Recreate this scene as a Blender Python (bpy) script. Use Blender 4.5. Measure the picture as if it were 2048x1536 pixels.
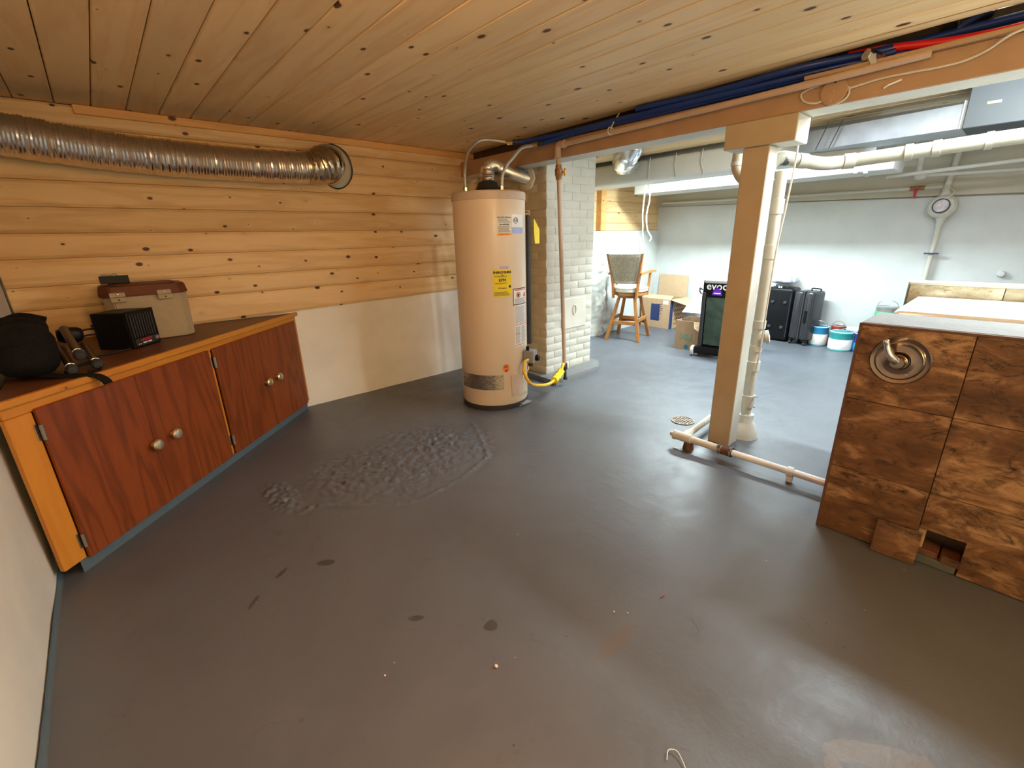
import bpy, bmesh, math, random
from mathutils import Vector, Matrix, noise
random.seed(7)
S = bpy.context.scene
for o in list(bpy.data.objects): bpy.data.objects.remove(o)
COL = S.collection
PI = math.pi

# ---------------------------------------------------------------- camera
cam = bpy.data.cameras.new('camera'); cam.sensor_width = 36.0; cam.lens = 891.8/2048*36; cam.clip_start = 0.02
co = bpy.data.objects.new('camera', cam); COL.objects.link(co)
CX, CY, CZ = Vector((0.743, -0.669, -0.0240)), Vector((0.225, 0.216, 0.950)), Vector((-0.631, -0.711, 0.311))
CZ.normalize(); CX = (CX - CX.dot(CZ)*CZ).normalized(); CY = CZ.cross(CX)
m = Matrix((CX, CY, CZ)).transposed().to_4x4(); m.translation = Vector((0, 0, 1.25))
co.matrix_world = m; S.camera = co

# ---------------------------------------------------------------- light
S.view_settings.view_transform = 'Standard'; S.view_settings.look = 'None'
S.view_settings.gamma = 1.0; S.view_settings.use_curve_mapping = False
S.view_settings.exposure = 0.0
w = bpy.data.worlds.new('world'); S.world = w; w.use_nodes = True
w.node_tree.nodes['Background'].inputs[0].default_value = (0.75, 0.82, 1.0, 1)
w.node_tree.nodes['Background'].inputs[1].default_value = 0.02
def lamp(name, kind, loc, energy, color, size=0.1, size_y=None, rot=(0, 0, 0)):
    l = bpy.data.lights.new(name, kind); l.energy = energy; l.color = color
    if kind == 'AREA':
        l.size = size
        if size_y: l.shape = 'RECTANGLE'; l.size_y = size_y
    else: l.shadow_soft_size = size
    o = bpy.data.objects.new(name, l); COL.objects.link(o); o.location = loc; o.rotation_euler = rot
    return o
lamp('tub_side_lamp', 'POINT', (3.00, 0.17, 1.95), 92, (0.78, 0.93, 1.0), 0.08)
lamp('far_room_tube', 'AREA', (4.72, 2.12, 1.90), 142, (0.80, 0.96, 1.0), 0.12, 1.3)
lamp('far_room_tube', 'AREA', (4.74, 0.6, 1.93), 14, (0.75, 0.85, 1.0), 0.12, 1.0)
lamp('mid_floor_fill', 'AREA', (3.25, 1.25, 1.965), 14, (0.85, 0.93, 1.0), 0.12, 1.2)  # added area light that lifts the floor around the post
lamp('right_side_fill', 'AREA', (3.50, -0.70, 1.94), 150, (0.92, 1.0, 0.95), 0.12, 1.2)  # unseen fill light added off to the right to brighten the floor
lamp('warm_fill', 'POINT', (0.20, -1.90, 1.35), 58, (1.0, 0.80, 0.42), 0.15)  # unseen warm fill added behind the camera
lamp('ceiling_bulb', 'POINT', (0.60, 0.80, 1.90), 26, (1.0, 0.48, 0.20), 0.06)
S.cycles.diffuse_bounces = 6; S.cycles.max_bounces = 12; S.cycles.caustics_reflective = False; S.cycles.caustics_refractive = False

# ---------------------------------------------------------------- materials
MATS = {}
def nt_new(name, rough=0.6, metal=0.0, spec=0.5):
    m = bpy.data.materials.new(name); m.use_nodes = True
    nt = m.node_tree; b = nt.nodes['Principled BSDF']
    b.inputs['Roughness'].default_value = rough; b.inputs['Metallic'].default_value = metal
    b.inputs['Specular IOR Level'].default_value = spec
    MATS[name] = m
    return m, nt, b
def N(nt, t, **kw):
    n = nt.nodes.new(t)
    for k, v in kw.items():
        if k.startswith('i_'):
            n.inputs[k[2:].replace('_', ' ')].default_value = v
        else: setattr(n, k, v)
    return n
def L(nt, a, b): nt.links.new(a, b)
def ramp(nt, fac, stops):
    r = nt.nodes.new('ShaderNodeValToRGB'); e = r.color_ramp.elements
    while len(e) < len(stops): e.new(0.5)
    for k, (p, c) in enumerate(stops):
        e[k].position = p; e[k].color = (*c, 1) if len(c) == 3 else c
    L(nt, fac, r.inputs[0]); return r.outputs[0]
def math_(nt, op, a, b=None, c=None):
    n = nt.nodes.new('ShaderNodeMath'); n.operation = op
    for k, v in enumerate((a, b, c)):
        if v is None: continue
        if isinstance(v, (int, float)): n.inputs[k].default_value = v
        else: L(nt, v, n.inputs[k])
    return n.outputs[0]
def mixc(nt, fac, a, b, mode='MIX'):
    n = nt.nodes.new('ShaderNodeMix'); n.data_type = 'RGBA'; n.blend_type = mode
    for k, v in ((0, fac), (6, a), (7, b)):
        if isinstance(v, (int, float)): n.inputs[k].default_value = v
        elif isinstance(v, tuple): n.inputs[k].default_value = (*v[:3], 1)
        else: L(nt, v, n.inputs[k])
    return n.outputs[2]
def coords(nt, world=True, scale=(1, 1, 1), rnd=0.0):
    if world: src = nt.nodes.new('ShaderNodeNewGeometry').outputs['Position']
    else: src = nt.nodes.new('ShaderNodeTexCoord').outputs['Object']
    mp = nt.nodes.new('ShaderNodeMapping'); mp.inputs['Scale'].default_value = scale
    if rnd:
        oi = nt.nodes.new('ShaderNodeObjectInfo'); va = nt.nodes.new('ShaderNodeVectorMath'); va.operation = 'SCALE'
        cb = nt.nodes.new('ShaderNodeCombineXYZ')
        L(nt, oi.outputs['Random'], cb.inputs[0])
        r2 = math_(nt, 'FRACT', math_(nt, 'MULTIPLY', oi.outputs['Random'], 7.31)); L(nt, r2, cb.inputs[1])
        r3 = math_(nt, 'FRACT', math_(nt, 'MULTIPLY', oi.outputs['Random'], 23.7)); L(nt, r3, cb.inputs[2])
        L(nt, cb.outputs[0], va.inputs[0]); va.inputs['Scale'].default_value = rnd
        ad = nt.nodes.new('ShaderNodeVectorMath'); L(nt, src, ad.inputs[0]); L(nt, va.outputs[0], ad.inputs[1])
        src = ad.outputs[0]
    L(nt, src, mp.inputs[0]); return mp.outputs[0]
def noise_(nt, vec, scale, detail=3, rough=0.5, dist=0.0):
    n = nt.nodes.new('ShaderNodeTexNoise'); L(nt, vec, n.inputs['Vector'])
    n.inputs['Scale'].default_value = scale; n.inputs['Detail'].default_value = detail
    n.inputs['Roughness'].default_value = rough; n.inputs['Distortion'].default_value = dist
    return n.outputs['Fac']
def bump(nt, b, h, strength=0.3, dist=0.01):
    n = nt.nodes.new('ShaderNodeBump'); n.inputs['Strength'].default_value = strength
    n.inputs['Distance'].default_value = dist; L(nt, h, n.inputs['Height']); L(nt, n.outputs[0], b.inputs['Normal'])
def plain(name, col, rough=0.6, metal=0.0, var=0.06, scale=30, bmp=0.0, bs=80, spec=0.5, world=False):
    m, nt, b = nt_new(name, rough, metal, spec)
    v = coords(nt, world)
    n = noise_(nt, v, scale, 4)
    c1 = tuple(x*(1-var) for x in col); c2 = tuple(min(1, x*(1+var)) for x in col)
    L(nt, ramp(nt, n, [(0.3, c1), (0.7, c2)]), b.inputs['Base Color'])
    if bmp: bump(nt, b, noise_(nt, v, bs, 4), bmp, 0.004)
    return m
def wood(name, axis, light, dark, knots=True, rough=0.5, ring=26, knot_col=(0.10, 0.035, 0.012), world=True, knot_scale=3.6, cath=0.0, vary=0.10):
    """plank timber: grain runs along axis, rings and small round knots"""
    m, nt, b = nt_new(name, rough, spec=0.35)
    sc = [1, 1, 1]; sc[axis] = 0.10
    p = coords(nt, world, rnd=9.0)
    mp = nt.nodes.new('ShaderNodeMapping'); mp.inputs['Scale'].default_value = sc; L(nt, p, mp.inputs[0])
    n1 = noise_(nt, mp.outputs[0], 9, 3, 0.5, 0.3)
    n2 = noise_(nt, mp.outputs[0], 4, 2)
    if knots:
        sp = nt.nodes.new('ShaderNodeSeparateXYZ'); L(nt, p, sp.inputs[0]); mk = nt.nodes.new('ShaderNodeCombineXYZ')
        ac = {0: 2, 1: 0, 2: 0}[axis]
        L(nt, math_(nt, 'MULTIPLY', sp.outputs[axis], 0.62), mk.inputs[0]); L(nt, sp.outputs[ac], mk.inputs[1])
        vo = nt.nodes.new('ShaderNodeTexVoronoi'); vo.voronoi_dimensions = '2D'; vo.inputs['Scale'].default_value = knot_scale*1.35
        L(nt, mk.outputs[0], vo.inputs['Vector'])
        d = vo.outputs['Distance']
        kr = math_(nt, 'MULTIPLY', math_(nt, 'POWER', nt_sep(nt, vo.outputs['Color'], 0), 1.6), 0.062)
        kk = math_(nt, 'SUBTRACT', d, kr)           # <0 inside the knot
        swirl = math_(nt, 'MULTIPLY', math_(nt, 'POWER', 2.718, math_(nt, 'MULTIPLY', d, -13.0)), 0.16)
    ph = math_(nt, 'MULTIPLY', n1, 0.85)
    ph = math_(nt, 'ADD', ph, math_(nt, 'MULTIPLY', n2, 0.8+cath))
    if knots: ph = math_(nt, 'ADD', ph, swirl)
    s = math_(nt, 'SINE', math_(nt, 'MULTIPLY', ph, ring))
    s = math_(nt, 'POWER', math_(nt, 'MULTIPLY_ADD', s, 0.5, 0.5), 2.2)
    fine = noise_(nt, mp.outputs[0], 120, 2)
    f = math_(nt, 'MULTIPLY_ADD', fine, 0.45, math_(nt, 'MULTIPLY', s, 0.45))
    c = mixc(nt, f, light, dark)
    # board to board tone
    oi = nt.nodes.new('ShaderNodeObjectInfo')
    hs = nt.nodes.new('ShaderNodeHueSaturation'); L(nt, c, hs.inputs['Color'])
    L(nt, math_(nt, 'MULTIPLY_ADD', oi.outputs['Random'], 2*vary, 1-vary), hs.inputs['Value'])
    c = hs.outputs[0]
    big = noise_(nt, mp.outputs[0], 1.6, 2)
    c = mixc(nt, math_(nt, 'MULTIPLY', big, 0.35), c, tuple(x*0.72 for x in light))
    if knots:
        halo = ramp(nt, kk, [(0.0, (1, 1, 1)), (0.035, (0, 0, 0))])
        c = mixc(nt, math_(nt, 'MULTIPLY', halo, 0.55), c, tuple(x*0.55 for x in dark))
        core = ramp(nt, kk, [(0.0, (1, 1, 1)), (0.006, (0, 0, 0))])
        c = mixc(nt, core, c, knot_col)
    L(nt, c, b.inputs['Base Color'])
    bump(nt, b, f, 0.12, 0.002)
    return m
def nt_sep(nt, col, k):
    n = nt.nodes.new('ShaderNodeSeparateColor'); L(nt, col, n.inputs[0]); return n.outputs[k]

wood('pine_ceiling', 1, (0.92, 0.71, 0.41), (0.78, 0.50, 0.24), knot_scale=3.4)
wood('pine_wall', 0, (0.90, 0.64, 0.34), (0.68, 0.41, 0.17), knot_scale=4.6)
wood('pine_trim', 0, (0.74, 0.42, 0.15), (0.55, 0.26, 0.08), knot_scale=4.0)
wood('amber_pine', 0, (0.66, 0.27, 0.035), (0.50, 0.17, 0.02), knot_scale=4.0, rough=0.35, world=False)
wood('amber_pine_upright', 2, (0.66, 0.27, 0.035), (0.50, 0.17, 0.02), knot_scale=5.0, rough=0.35, world=False)
wood('stained_oak', 2, (0.29, 0.066, 0.014), (0.085, 0.017, 0.004), knots=False, ring=30, rough=0.42, world=False, cath=1.6, vary=0.05)
wood('counter_oak', 0, (0.17, 0.062, 0.024), (0.105, 0.036, 0.014), knots=False, ring=18, rough=0.45, world=False)
wood('stool_oak', 2, (0.40, 0.17, 0.045), (0.26, 0.095, 0.022), knots=False, ring=20, rough=0.35, world=False)
wood('old_joist', 0, (0.10, 0.07, 0.045), (0.05, 0.032, 0.02), knots=False)
wood('tan_lumber', 1, (0.50, 0.33, 0.19), (0.36, 0.22, 0.12), knots=False)

def masonry(name, col, st=0.5, stain=None, scale=1.0):
    m, nt, b = nt_new(name, 0.75, spec=0.25)
    v = coords(nt, True)
    n = noise_(nt, v, 2.2*scale, 5, 0.6); n2 = noise_(nt, v, 14*scale, 5, 0.6); n3 = noise_(nt, v, 70*scale, 3)
    c = ramp(nt, n, [(0.25, tuple(x*0.86 for x in col)), (0.7, col)])
    c = mixc(nt, math_(nt, 'MULTIPLY', ramp(nt, n2, [(0.62, (0, 0, 0)), (0.8, (1, 1, 1))]), 0.12), c, tuple(x*0.62 for x in col))
    L(nt, c, b.inputs['Base Color'])
    h = math_(nt, 'ADD', math_(nt, 'MULTIPLY', n, 1.6), math_(nt, 'ADD', n2, math_(nt, 'MULTIPLY', n3, 0.25)))
    bump(nt, b, h, st, 0.006)
    return m
masonry('cream_masonry', (0.945, 0.892, 0.798), 0.5)
masonry('white_plaster', (0.607, 0.629, 0.614), 0.28)
masonry('left_plaster', (0.80, 0.77, 0.70), 0.4)
masonry('beige_masonry', (0.528, 0.496, 0.400), 0.3)
masonry('brick_paint', (0.535, 0.516, 0.452), 0.55, scale=2.0)
masonry('rough_plaster', (0.592, 0.600, 0.560), 1.0, scale=1.6)
masonry('grey_ceiling', (0.55, 0.50, 0.43), 0.3)
masonry('mortar_grey', (0.178, 0.178, 0.178), 0.6, scale=3)
plain('cream_paint', (0.580, 0.550, 0.478), 0.5, bmp=0.25, bs=60, var=0.04, scale=8)
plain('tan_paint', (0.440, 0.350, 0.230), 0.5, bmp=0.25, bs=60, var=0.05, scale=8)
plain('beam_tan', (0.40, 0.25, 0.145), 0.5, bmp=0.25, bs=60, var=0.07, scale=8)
plain('tan_pipe', (0.477, 0.339, 0.246), 0.42, bmp=0.1, bs=60, var=0.05, scale=8)
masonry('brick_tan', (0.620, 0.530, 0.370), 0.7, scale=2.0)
plain('white_pipe', (0.548, 0.529, 0.459), 0.4, bmp=0.05, var=0.04)
plain('cream_drain', (0.296, 0.281, 0.226), 0.4, var=0.04)
plain('dark_void', (0.02, 0.018, 0.016), 0.9)
plain('duct_paint', (0.629, 0.620, 0.561), 0.45, var=0.03, scale=4, bmp=0.05, bs=8)
plain('galvanised', (0.364, 0.392, 0.420), 0.38, 0.85, var=0.15, scale=9, bmp=0.06, bs=10)
plain('grey_sheet', (0.026, 0.029, 0.032), 0.6, 0.0, var=0.06, scale=5)
plain('flex_metal', (0.74, 0.70, 0.66), 0.24, 1.0, var=0.10, scale=25, bmp=0.15, bs=90)
plain('foil', (0.80, 0.80, 0.80), 0.22, 1.0, var=0.08, scale=20, bmp=0.9, bs=22)
plain('tape_foil', (0.55, 0.47, 0.36), 0.22, 1.0, var=0.1, scale=20, bmp=1.0, bs=40)
plain('heater_beige', (0.80, 0.66, 0.51), 0.28, var=0.02, scale=3)
plain('heater_top', (0.60, 0.48, 0.38), 0.4, var=0.05)
plain('black_metal', (0.02, 0.02, 0.02), 0.45, var=0.2)
plain('black_plastic', (0.006, 0.006, 0.006), 0.42, var=0.2, spec=0.2)
plain('black_cloth', (0.007, 0.006, 0.006), 0.9, var=0.3, scale=60, bmp=0.4, bs=200, spec=0.2)
plain('black_trim', (0.03, 0.03, 0.033), 0.5, var=0.1)
plain('paper_white', (0.85, 0.85, 0.84), 0.6, var=0.01)
plain('paper_cream', (0.80, 0.76, 0.68), 0.6, var=0.02)
plain('ink_black', (0.02, 0.02, 0.02), 0.6)
plain('ink_grey', (0.30, 0.30, 0.32), 0.6)
plain('ink_red', (0.75, 0.10, 0.04), 0.6)
plain('label_yellow', (0.85, 0.68, 0.02), 0.5, var=0.02)
plain('label_orange', (0.90, 0.24, 0.03), 0.5, var=0.02)
plain('label_amber', (0.90, 0.45, 0.05), 0.5, var=0.02)
plain('label_blue', (0.42, 0.50, 0.85), 0.5, var=0.05)
plain('label_lilac', (0.50, 0.48, 0.72), 0.5, var=0.05)
plain('hose_yellow', (0.85, 0.50, 0.02), 0.35, var=0.03)
plain('brass', (0.62, 0.42, 0.16), 0.3, 1.0, var=0.1)
plain('brass_knob', (0.90, 0.80, 0.56), 0.30, 0.9, var=0.03)
plain('rusty_brass', (0.34, 0.17, 0.07), 0.5, 0.6, var=0.3, scale=50)
plain('valve_yellow', (0.80, 0.42, 0.03), 0.4, 0.3)
plain('chrome', (0.80, 0.78, 0.76), 0.12, 1.0, var=0.02)
plain('braided', (0.62, 0.60, 0.58), 0.35, 0.9, var=0.2, scale=300, bmp=0.5, bs=400)
plain('pex_blue', (0.008, 0.035, 0.21), 0.35, var=0.05)
plain('pex_red', (0.75, 0.02, 0.02), 0.4, var=0.04)
plain('cable_grey', (0.62, 0.58, 0.50), 0.5)
plain('cable_white', (0.86, 0.86, 0.84), 0.5)
plain('cable_black', (0.012, 0.010, 0.010), 0.5)
plain('toe_blue', (0.090, 0.130, 0.165), 0.5)
plain('steel_hinge', (0.40, 0.38, 0.34), 0.35, 1.0)
plain('cooler_beige', (0.391, 0.306, 0.187), 0.6, var=0.05, bmp=0.2, bs=300)
plain('cooler_brown', (0.130, 0.038, 0.016), 0.5, var=0.06, spec=0.2)
plain('tripod_brown', (0.10, 0.065, 0.038), 0.35, 0.4)
plain('stool_fabric', (0.40, 0.35, 0.27), 0.95, var=0.30, scale=90, bmp=0.8, bs=220)
plain('stool_cream', (0.66, 0.62, 0.52), 0.95, var=0.08, scale=70, bmp=0.5, bs=200)
plain('cardboard', (0.46, 0.30, 0.17), 0.85, var=0.05, scale=20)
plain('cardboard_inside', (0.58, 0.40, 0.24), 0.85, var=0.05, scale=20)
plain('print_blue', (0.018, 0.035, 0.120), 0.7)
plain('print_green', (0.16, 0.34, 0.24), 0.8)
plain('print_brown', (0.16, 0.09, 0.04), 0.8)
plain('print_teal', (0.02, 0.22, 0.32), 0.8)
plain('bag_green', (0.085, 0.135, 0.100), 0.55, var=0.25, scale=6, bmp=0.8, bs=7)
plain('bag_grey', (0.42, 0.43, 0.45), 0.7)
plain('violet', (0.12, 0.01, 0.50), 0.6)
plain('suitcase_black', (0.006, 0.006, 0.007), 0.4, var=0.2, bmp=0.3, bs=160, spec=0.2)
plain('suitcase_grey', (0.045, 0.043, 0.048), 0.28, 0.3, var=0.08)
plain('rubber', (0.03, 0.03, 0.03), 0.7)
plain('wheel_grey', (0.55, 0.56, 0.55), 0.6)
plain('tin', (0.50, 0.50, 0.48), 0.35, 0.7, var=0.1)
plain('can_teal', (0.03, 0.30, 0.30), 0.4)
plain('can_blue', (0.02, 0.22, 0.42), 0.4)
plain('can_navy', (0.02, 0.05, 0.28), 0.4)
plain('can_red', (0.30, 0.04, 0.03), 0.4)
plain('can_green', (0.06, 0.45, 0.16), 0.5)
plain('roller_nap', (0.80, 0.84, 0.90), 0.95, bmp=0.8, bs=300)
plain('tub_white', (0.792, 0.801, 0.810), 0.15, var=0.01)
plain('tile_edge', (0.10, 0.045, 0.025), 0.5)
plain('tile_cap', (0.508, 0.490, 0.409), 0.35, var=0.03)
plain('bronze', (0.320, 0.240, 0.190), 0.16, 1.0, var=0.12, scale=14)
plain('grout', (0.20, 0.13, 0.08), 0.8)
plain('red_brick', (0.150, 0.055, 0.030), 0.8, var=0.2, bmp=0.5)
plain('block_grey', (0.090, 0.090, 0.075), 0.85, var=0.1, bmp=0.4)
plain('red_handle', (0.45, 0.02, 0.05), 0.4)
plain('drain_iron', (0.26, 0.22, 0.17), 0.6, 0.4, var=0.4, scale=60)
plain('gauge_face', (0.60, 0.55, 0.57), 0.2, var=0.25, scale=40)
plain('pine_chip', (0.75, 0.50, 0.36), 0.7)
plain('rust', (0.12, 0.05, 0.03), 0.8, var=0.4, scale=60, bmp=0.6)
plain('flap_white', (0.86, 0.90, 0.94), 0.5, var=0.01)
def clear_plastic():
    m, nt, b = nt_new('clear_plastic', 0.12)
    v = coords(nt, False); n = noise_(nt, v, 18, 3)
    L(nt, ramp(nt, n, [(0.35, (0.75, 0.78, 0.82)), (0.7, (0.30, 0.32, 0.42))]), b.inputs['Base Color'])
    b.inputs['Alpha'].default_value = 0.55; bump(nt, b, n, 0.8, 0.02)
clear_plastic()

def tile_mat(name, c0, c1, c2, pit):
    m, nt, b = nt_new(name, 0.42, spec=0.4)
    v = coords(nt, True, rnd=20.0)
    mp = nt.nodes.new('ShaderNodeMapping'); mp.inputs['Scale'].default_value = (1, 0.8, 1.9)
    mp.inputs['Rotation'].default_value = (0.45, 0, 0); L(nt, v, mp.inputs[0]); q = mp.outputs[0]
    n = noise_(nt, q, 3.2, 6, 0.62, 1.3); n2 = noise_(nt, q, 11, 6, 0.65, 1.2); n3 = noise_(nt, q, 26, 4, 0.6, 0.8)
    oi = nt.nodes.new('ShaderNodeObjectInfo')
    n = math_(nt, 'ADD', n, math_(nt, 'MULTIPLY_ADD', oi.outputs['Random'], 0.14, -0.07))
    c = ramp(nt, n, [(0.32, c0), (0.50, c1), (0.64, c2)])
    c = mixc(nt, ramp(nt, n2, [(0.38, (0.75,)*3), (0.60, (0, 0, 0))]), c, c0)
    vein = math_(nt, 'ABSOLUTE', math_(nt, 'SUBTRACT', noise_(nt, q, 4.5, 5, 0.6, 1.8), 0.5))
    vm = math_(nt, 'MULTIPLY', ramp(nt, vein, [(0.0, (1, 1, 1)), (0.022, (0, 0, 0))]), ramp(nt, n2, [(0.40, (0.9,)*3), (0.56, (0.15,)*3)]))
    c = mixc(nt, vm, c, pit)
    pm = math_(nt, 'MULTIPLY', ramp(nt, n3, [(0.30, (1, 1, 1)), (0.40, (0, 0, 0))]), ramp(nt, n2, [(0.42, (1, 1, 1)), (0.55, (0, 0, 0))]))
    c = mixc(nt, pm, c, pit)
    L(nt, c, b.inputs['Base Color'])
    h = math_(nt, 'SUBTRACT', math_(nt, 'MULTIPLY', n2, 0.5), math_(nt, 'ADD', math_(nt, 'MULTIPLY', vm, 0.5), pm))
    bump(nt, b, h, 0.45, 0.004)
tile_mat('travertine', (0.075, 0.032, 0.013), (0.18, 0.088, 0.040), (0.40, 0.235, 0.125), (0.018, 0.008, 0.004))
tile_mat('travertine_pale', (0.36, 0.30, 0.18), (0.56, 0.53, 0.38), (0.70, 0.68, 0.58), (0.25, 0.19, 0.09))

def floor_mat():
    m, nt, b = nt_new('painted_concrete', 0.45, spec=0.75)
    v = coords(nt, True)
    n = noise_(nt, v, 1.1, 5, 0.6, 0.4); n2 = noise_(nt, v, 7, 5, 0.65); n3 = noise_(nt, v, 60, 3, 0.6)
    c = ramp(nt, n, [(0.3, (0.082, 0.087, 0.100)), (0.7, (0.108, 0.118, 0.138))])
    c = mixc(nt, ramp(nt, n2, [(0.60, (0, 0, 0)), (0.75, (0.3,)*3)]), c, (0.080, 0.076, 0.073))
    # dark scuffs and small chips
    vo = nt.nodes.new('ShaderNodeTexVoronoi'); vo.inputs['Scale'].default_value = 5.5; L(nt, v, vo.inputs['Vector'])
    gate = math_(nt, 'GREATER_THAN', nt_sep(nt, vo.outputs['Color'], 1), 0.80)
    rad = math_(nt, 'MULTIPLY', nt_sep(nt, vo.outputs['Color'], 0), 0.062)
    dd = math_(nt, 'ADD', vo.outputs['Distance'], math_(nt, 'MULTIPLY', math_(nt, 'SUBTRACT', noise_(nt, v, 38, 3), 0.5), 0.07))
    chip = math_(nt, 'MULTIPLY', math_(nt, 'LESS_THAN', dd, rad), gate)
    c = mixc(nt, math_(nt, 'MULTIPLY', chip, 0.45), c, (0.055, 0.052, 0.05))
    vo2 = nt.nodes.new('ShaderNodeTexVoronoi'); vo2.inputs['Scale'].default_value = 16; L(nt, v, vo2.inputs['Vector'])
    sp = math_(nt, 'MULTIPLY', math_(nt, 'LESS_THAN', vo2.outputs['Distance'], 0.055), math_(nt, 'GREATER_THAN', nt_sep(nt, vo2.outputs['Color'], 1), 0.72))
    spb = nt_sep(nt, vo2.outputs['Color'], 2)
    c = mixc(nt, math_(nt, 'MULTIPLY', sp, 0.8), c, mixc(nt, math_(nt, 'GREATER_THAN', spb, 0.72), (0.03, 0.025, 0.02), (0.35, 0.28, 0.22)))
    # hairline cracks
    ck = math_(nt, 'ABSOLUTE', math_(nt, 'SUBTRACT', noise_(nt, v, 0.9, 4, 0.6, 0.6), 0.5))
    ckm = math_(nt, 'MULTIPLY', ramp(nt, ck, [(0.0, (1, 1, 1)), (0.0007, (0, 0, 0))]), ramp(nt, n2, [(0.56, (0, 0, 0)), (0.66, (1, 1, 1))]))
    c = mixc(nt, math_(nt, 'MULTIPLY', ckm, 0.35), c, (0.03, 0.025, 0.022))
    # worn pale scrapes where the paint is gone
    for (x, y, rx, ry, rot, seed) in PATCHES:
        sx = nt.nodes.new('ShaderNodeMapping'); sx.vector_type = 'TEXTURE'
        sx.inputs['Location'].default_value = (x, y, 0); sx.inputs['Rotation'].default_value = (0, 0, rot); sx.inputs['Scale'].default_value = (rx, ry, 1)
        L(nt, v, sx.inputs[0])
        ln = nt.nodes.new('ShaderNodeVectorMath'); ln.operation = 'LENGTH'
        sepv = nt.nodes.new('ShaderNodeVectorMath'); sepv.operation = 'MULTIPLY'; sepv.inputs[1].default_value = (1, 1, 0); L(nt, sx.outputs[0], sepv.inputs[0])
        L(nt, sepv.outputs[0], ln.inputs[0])
        d = math_(nt, 'ADD', ln.outputs['Value'], math_(nt, 'MULTIPLY', math_(nt, 'SUBTRACT', noise_(nt, v, 12, 4, 0.6), 0.5), 1.4))
        mk = ramp(nt, d, [(0.82, (1, 1, 1)), (0.90, (0, 0, 0))])
        if seed == 0: tgt, f = (0.17, 0.155, 0.15), 0.75
        elif seed == 1: tgt, f = (0.13, 0.10, 0.075), 0.55
        else: tgt, f = (0.03, 0.028, 0.027), 0.7
        c = mixc(nt, math_(nt, 'MULTIPLY', mk, f), c, tgt)
    L(nt, c, b.inputs['Base Color'])
    L(nt, ramp(nt, n2, [(0.3, (0.37,)*3), (0.7, (0.49,)*3)]), b.inputs['Roughness'])
    h = math_(nt, 'ADD', math_(nt, 'MULTIPLY', n2, 0.9), math_(nt, 'MULTIPLY', n3, 0.12))
    h = math_(nt, 'SUBTRACT', h, math_(nt, 'MULTIPLY', math_(nt, 'ADD', chip, ckm), 0.15))
    bump(nt, b, h, 0.30, 0.008)
PATCHES = [(1.03, 0.03, 0.07, 0.028, 0.5, 0), (1.17, -0.02, 0.14, 0.035, -0.9, 0), (0.98, 0.62, 0.11, 0.03, 0.0, 1), (0.72, 0.95, 0.03, 0.025, 0.3, 2),
           (0.15, 1.63, 0.045, 0.012, 0.8, 2), (0.27, 1.72, 0.045, 0.014, 0.6, 2), (0.42, 1.66, 0.04, 0.02, -0.6, 2), (0.55, 1.15, 0.03, 0.015, -0.6, 2), (2.372, 0.74, 0.011, 0.50, -0.06, 2), (2.39, 1.13, 0.06, 0.03, 0.5, 2)]
floor_mat()
M = MATS

# ---------------------------------------------------------------- helpers
def finish(name, bm, mat, smooth=False, keep_uv=False):
    me = bpy.data.meshes.new(name)
    bmesh.ops.recalc_face_normals(bm, faces=bm.faces)
    if smooth:
        for f in bm.faces: f.smooth = True
    bm.to_mesh(me); bm.free()
    if mat and mat != 'corner': me.materials.append(M[mat] if isinstance(mat, str) else mat)
    if smooth:
        try: me.set_sharp_from_angle(angle=math.radians(38))
        except Exception: pass
    return me
def chain(o):
    m = Matrix.Identity(4); c = []
    while o: c.append(o); o = o.parent
    for p in reversed(c): m = m @ p.matrix_basis
    return m
def obj(name, bm, mat, parent=None, smooth=False, local=False, label=None):
    if parent and not local:
        bm.transform(chain(parent).inverted())
    me = finish(name, bm, mat, smooth)
    o = bpy.data.objects.new(name, me); COL.objects.link(o)
    if parent: o.parent = parent
    if label: o['label'] = label
    return o
def thing(name, label, cat, loc=(0, 0, 0), rotz=0.0, group=None, rot=None):
    o = bpy.data.objects.new(name, None); COL.objects.link(o)
    o.empty_display_size = 0.1; o.location = loc; o.rotation_euler = rot if rot else (0, 0, rotz)
    o['label'] = label; o['category'] = cat
    if group: o['group'] = group
    return o
def two_tone(o, mat, test):
    o.data.materials.append(M[mat])
    for f in o.data.polygons:
        if test(f.normal): f.material_index = 1
    return o
def tag(o, label, cat, group=None, kind=None):
    o['label'] = label; o['category'] = cat
    if group: o['group'] = group
    if kind: o['kind'] = kind
    return o
def struct(name, bm, mat, label=None, smooth=False):
    o = obj(name, bm, mat, None, smooth); o['kind'] = 'structure'
    if label: o['label'] = label
    return o
def B(): return bmesh.new()
def box(bm, a, b, bevel=0.0, M4=None, seg=1):
    x0, y0, z0 = [min(a[k], b[k]) for k in range(3)]; x1, y1, z1 = [max(a[k], b[k]) for k in range(3)]
    r = bmesh.ops.create_cube(bm, size=1.0); vs = r['verts']
    T = Matrix.Translation(((x0+x1)/2, (y0+y1)/2, (z0+z1)/2)) @ Matrix.Diagonal((x1-x0, y1-y0, z1-z0, 1))
    bmesh.ops.transform(bm, matrix=T, verts=vs)
    if bevel > 0:
        es = list({e for v in vs for e in v.link_edges})
        r = bmesh.ops.bevel(bm, geom=es, offset=bevel, segments=seg, affect='EDGES', profile=0.5)
        vs = list({v for f in r['faces'] for v in f.verts} | {v for v in vs if v.is_valid})
    if M4 is not None: bmesh.ops.transform(bm, matrix=M4, verts=[v for v in vs if v.is_valid])
    return bm
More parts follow.
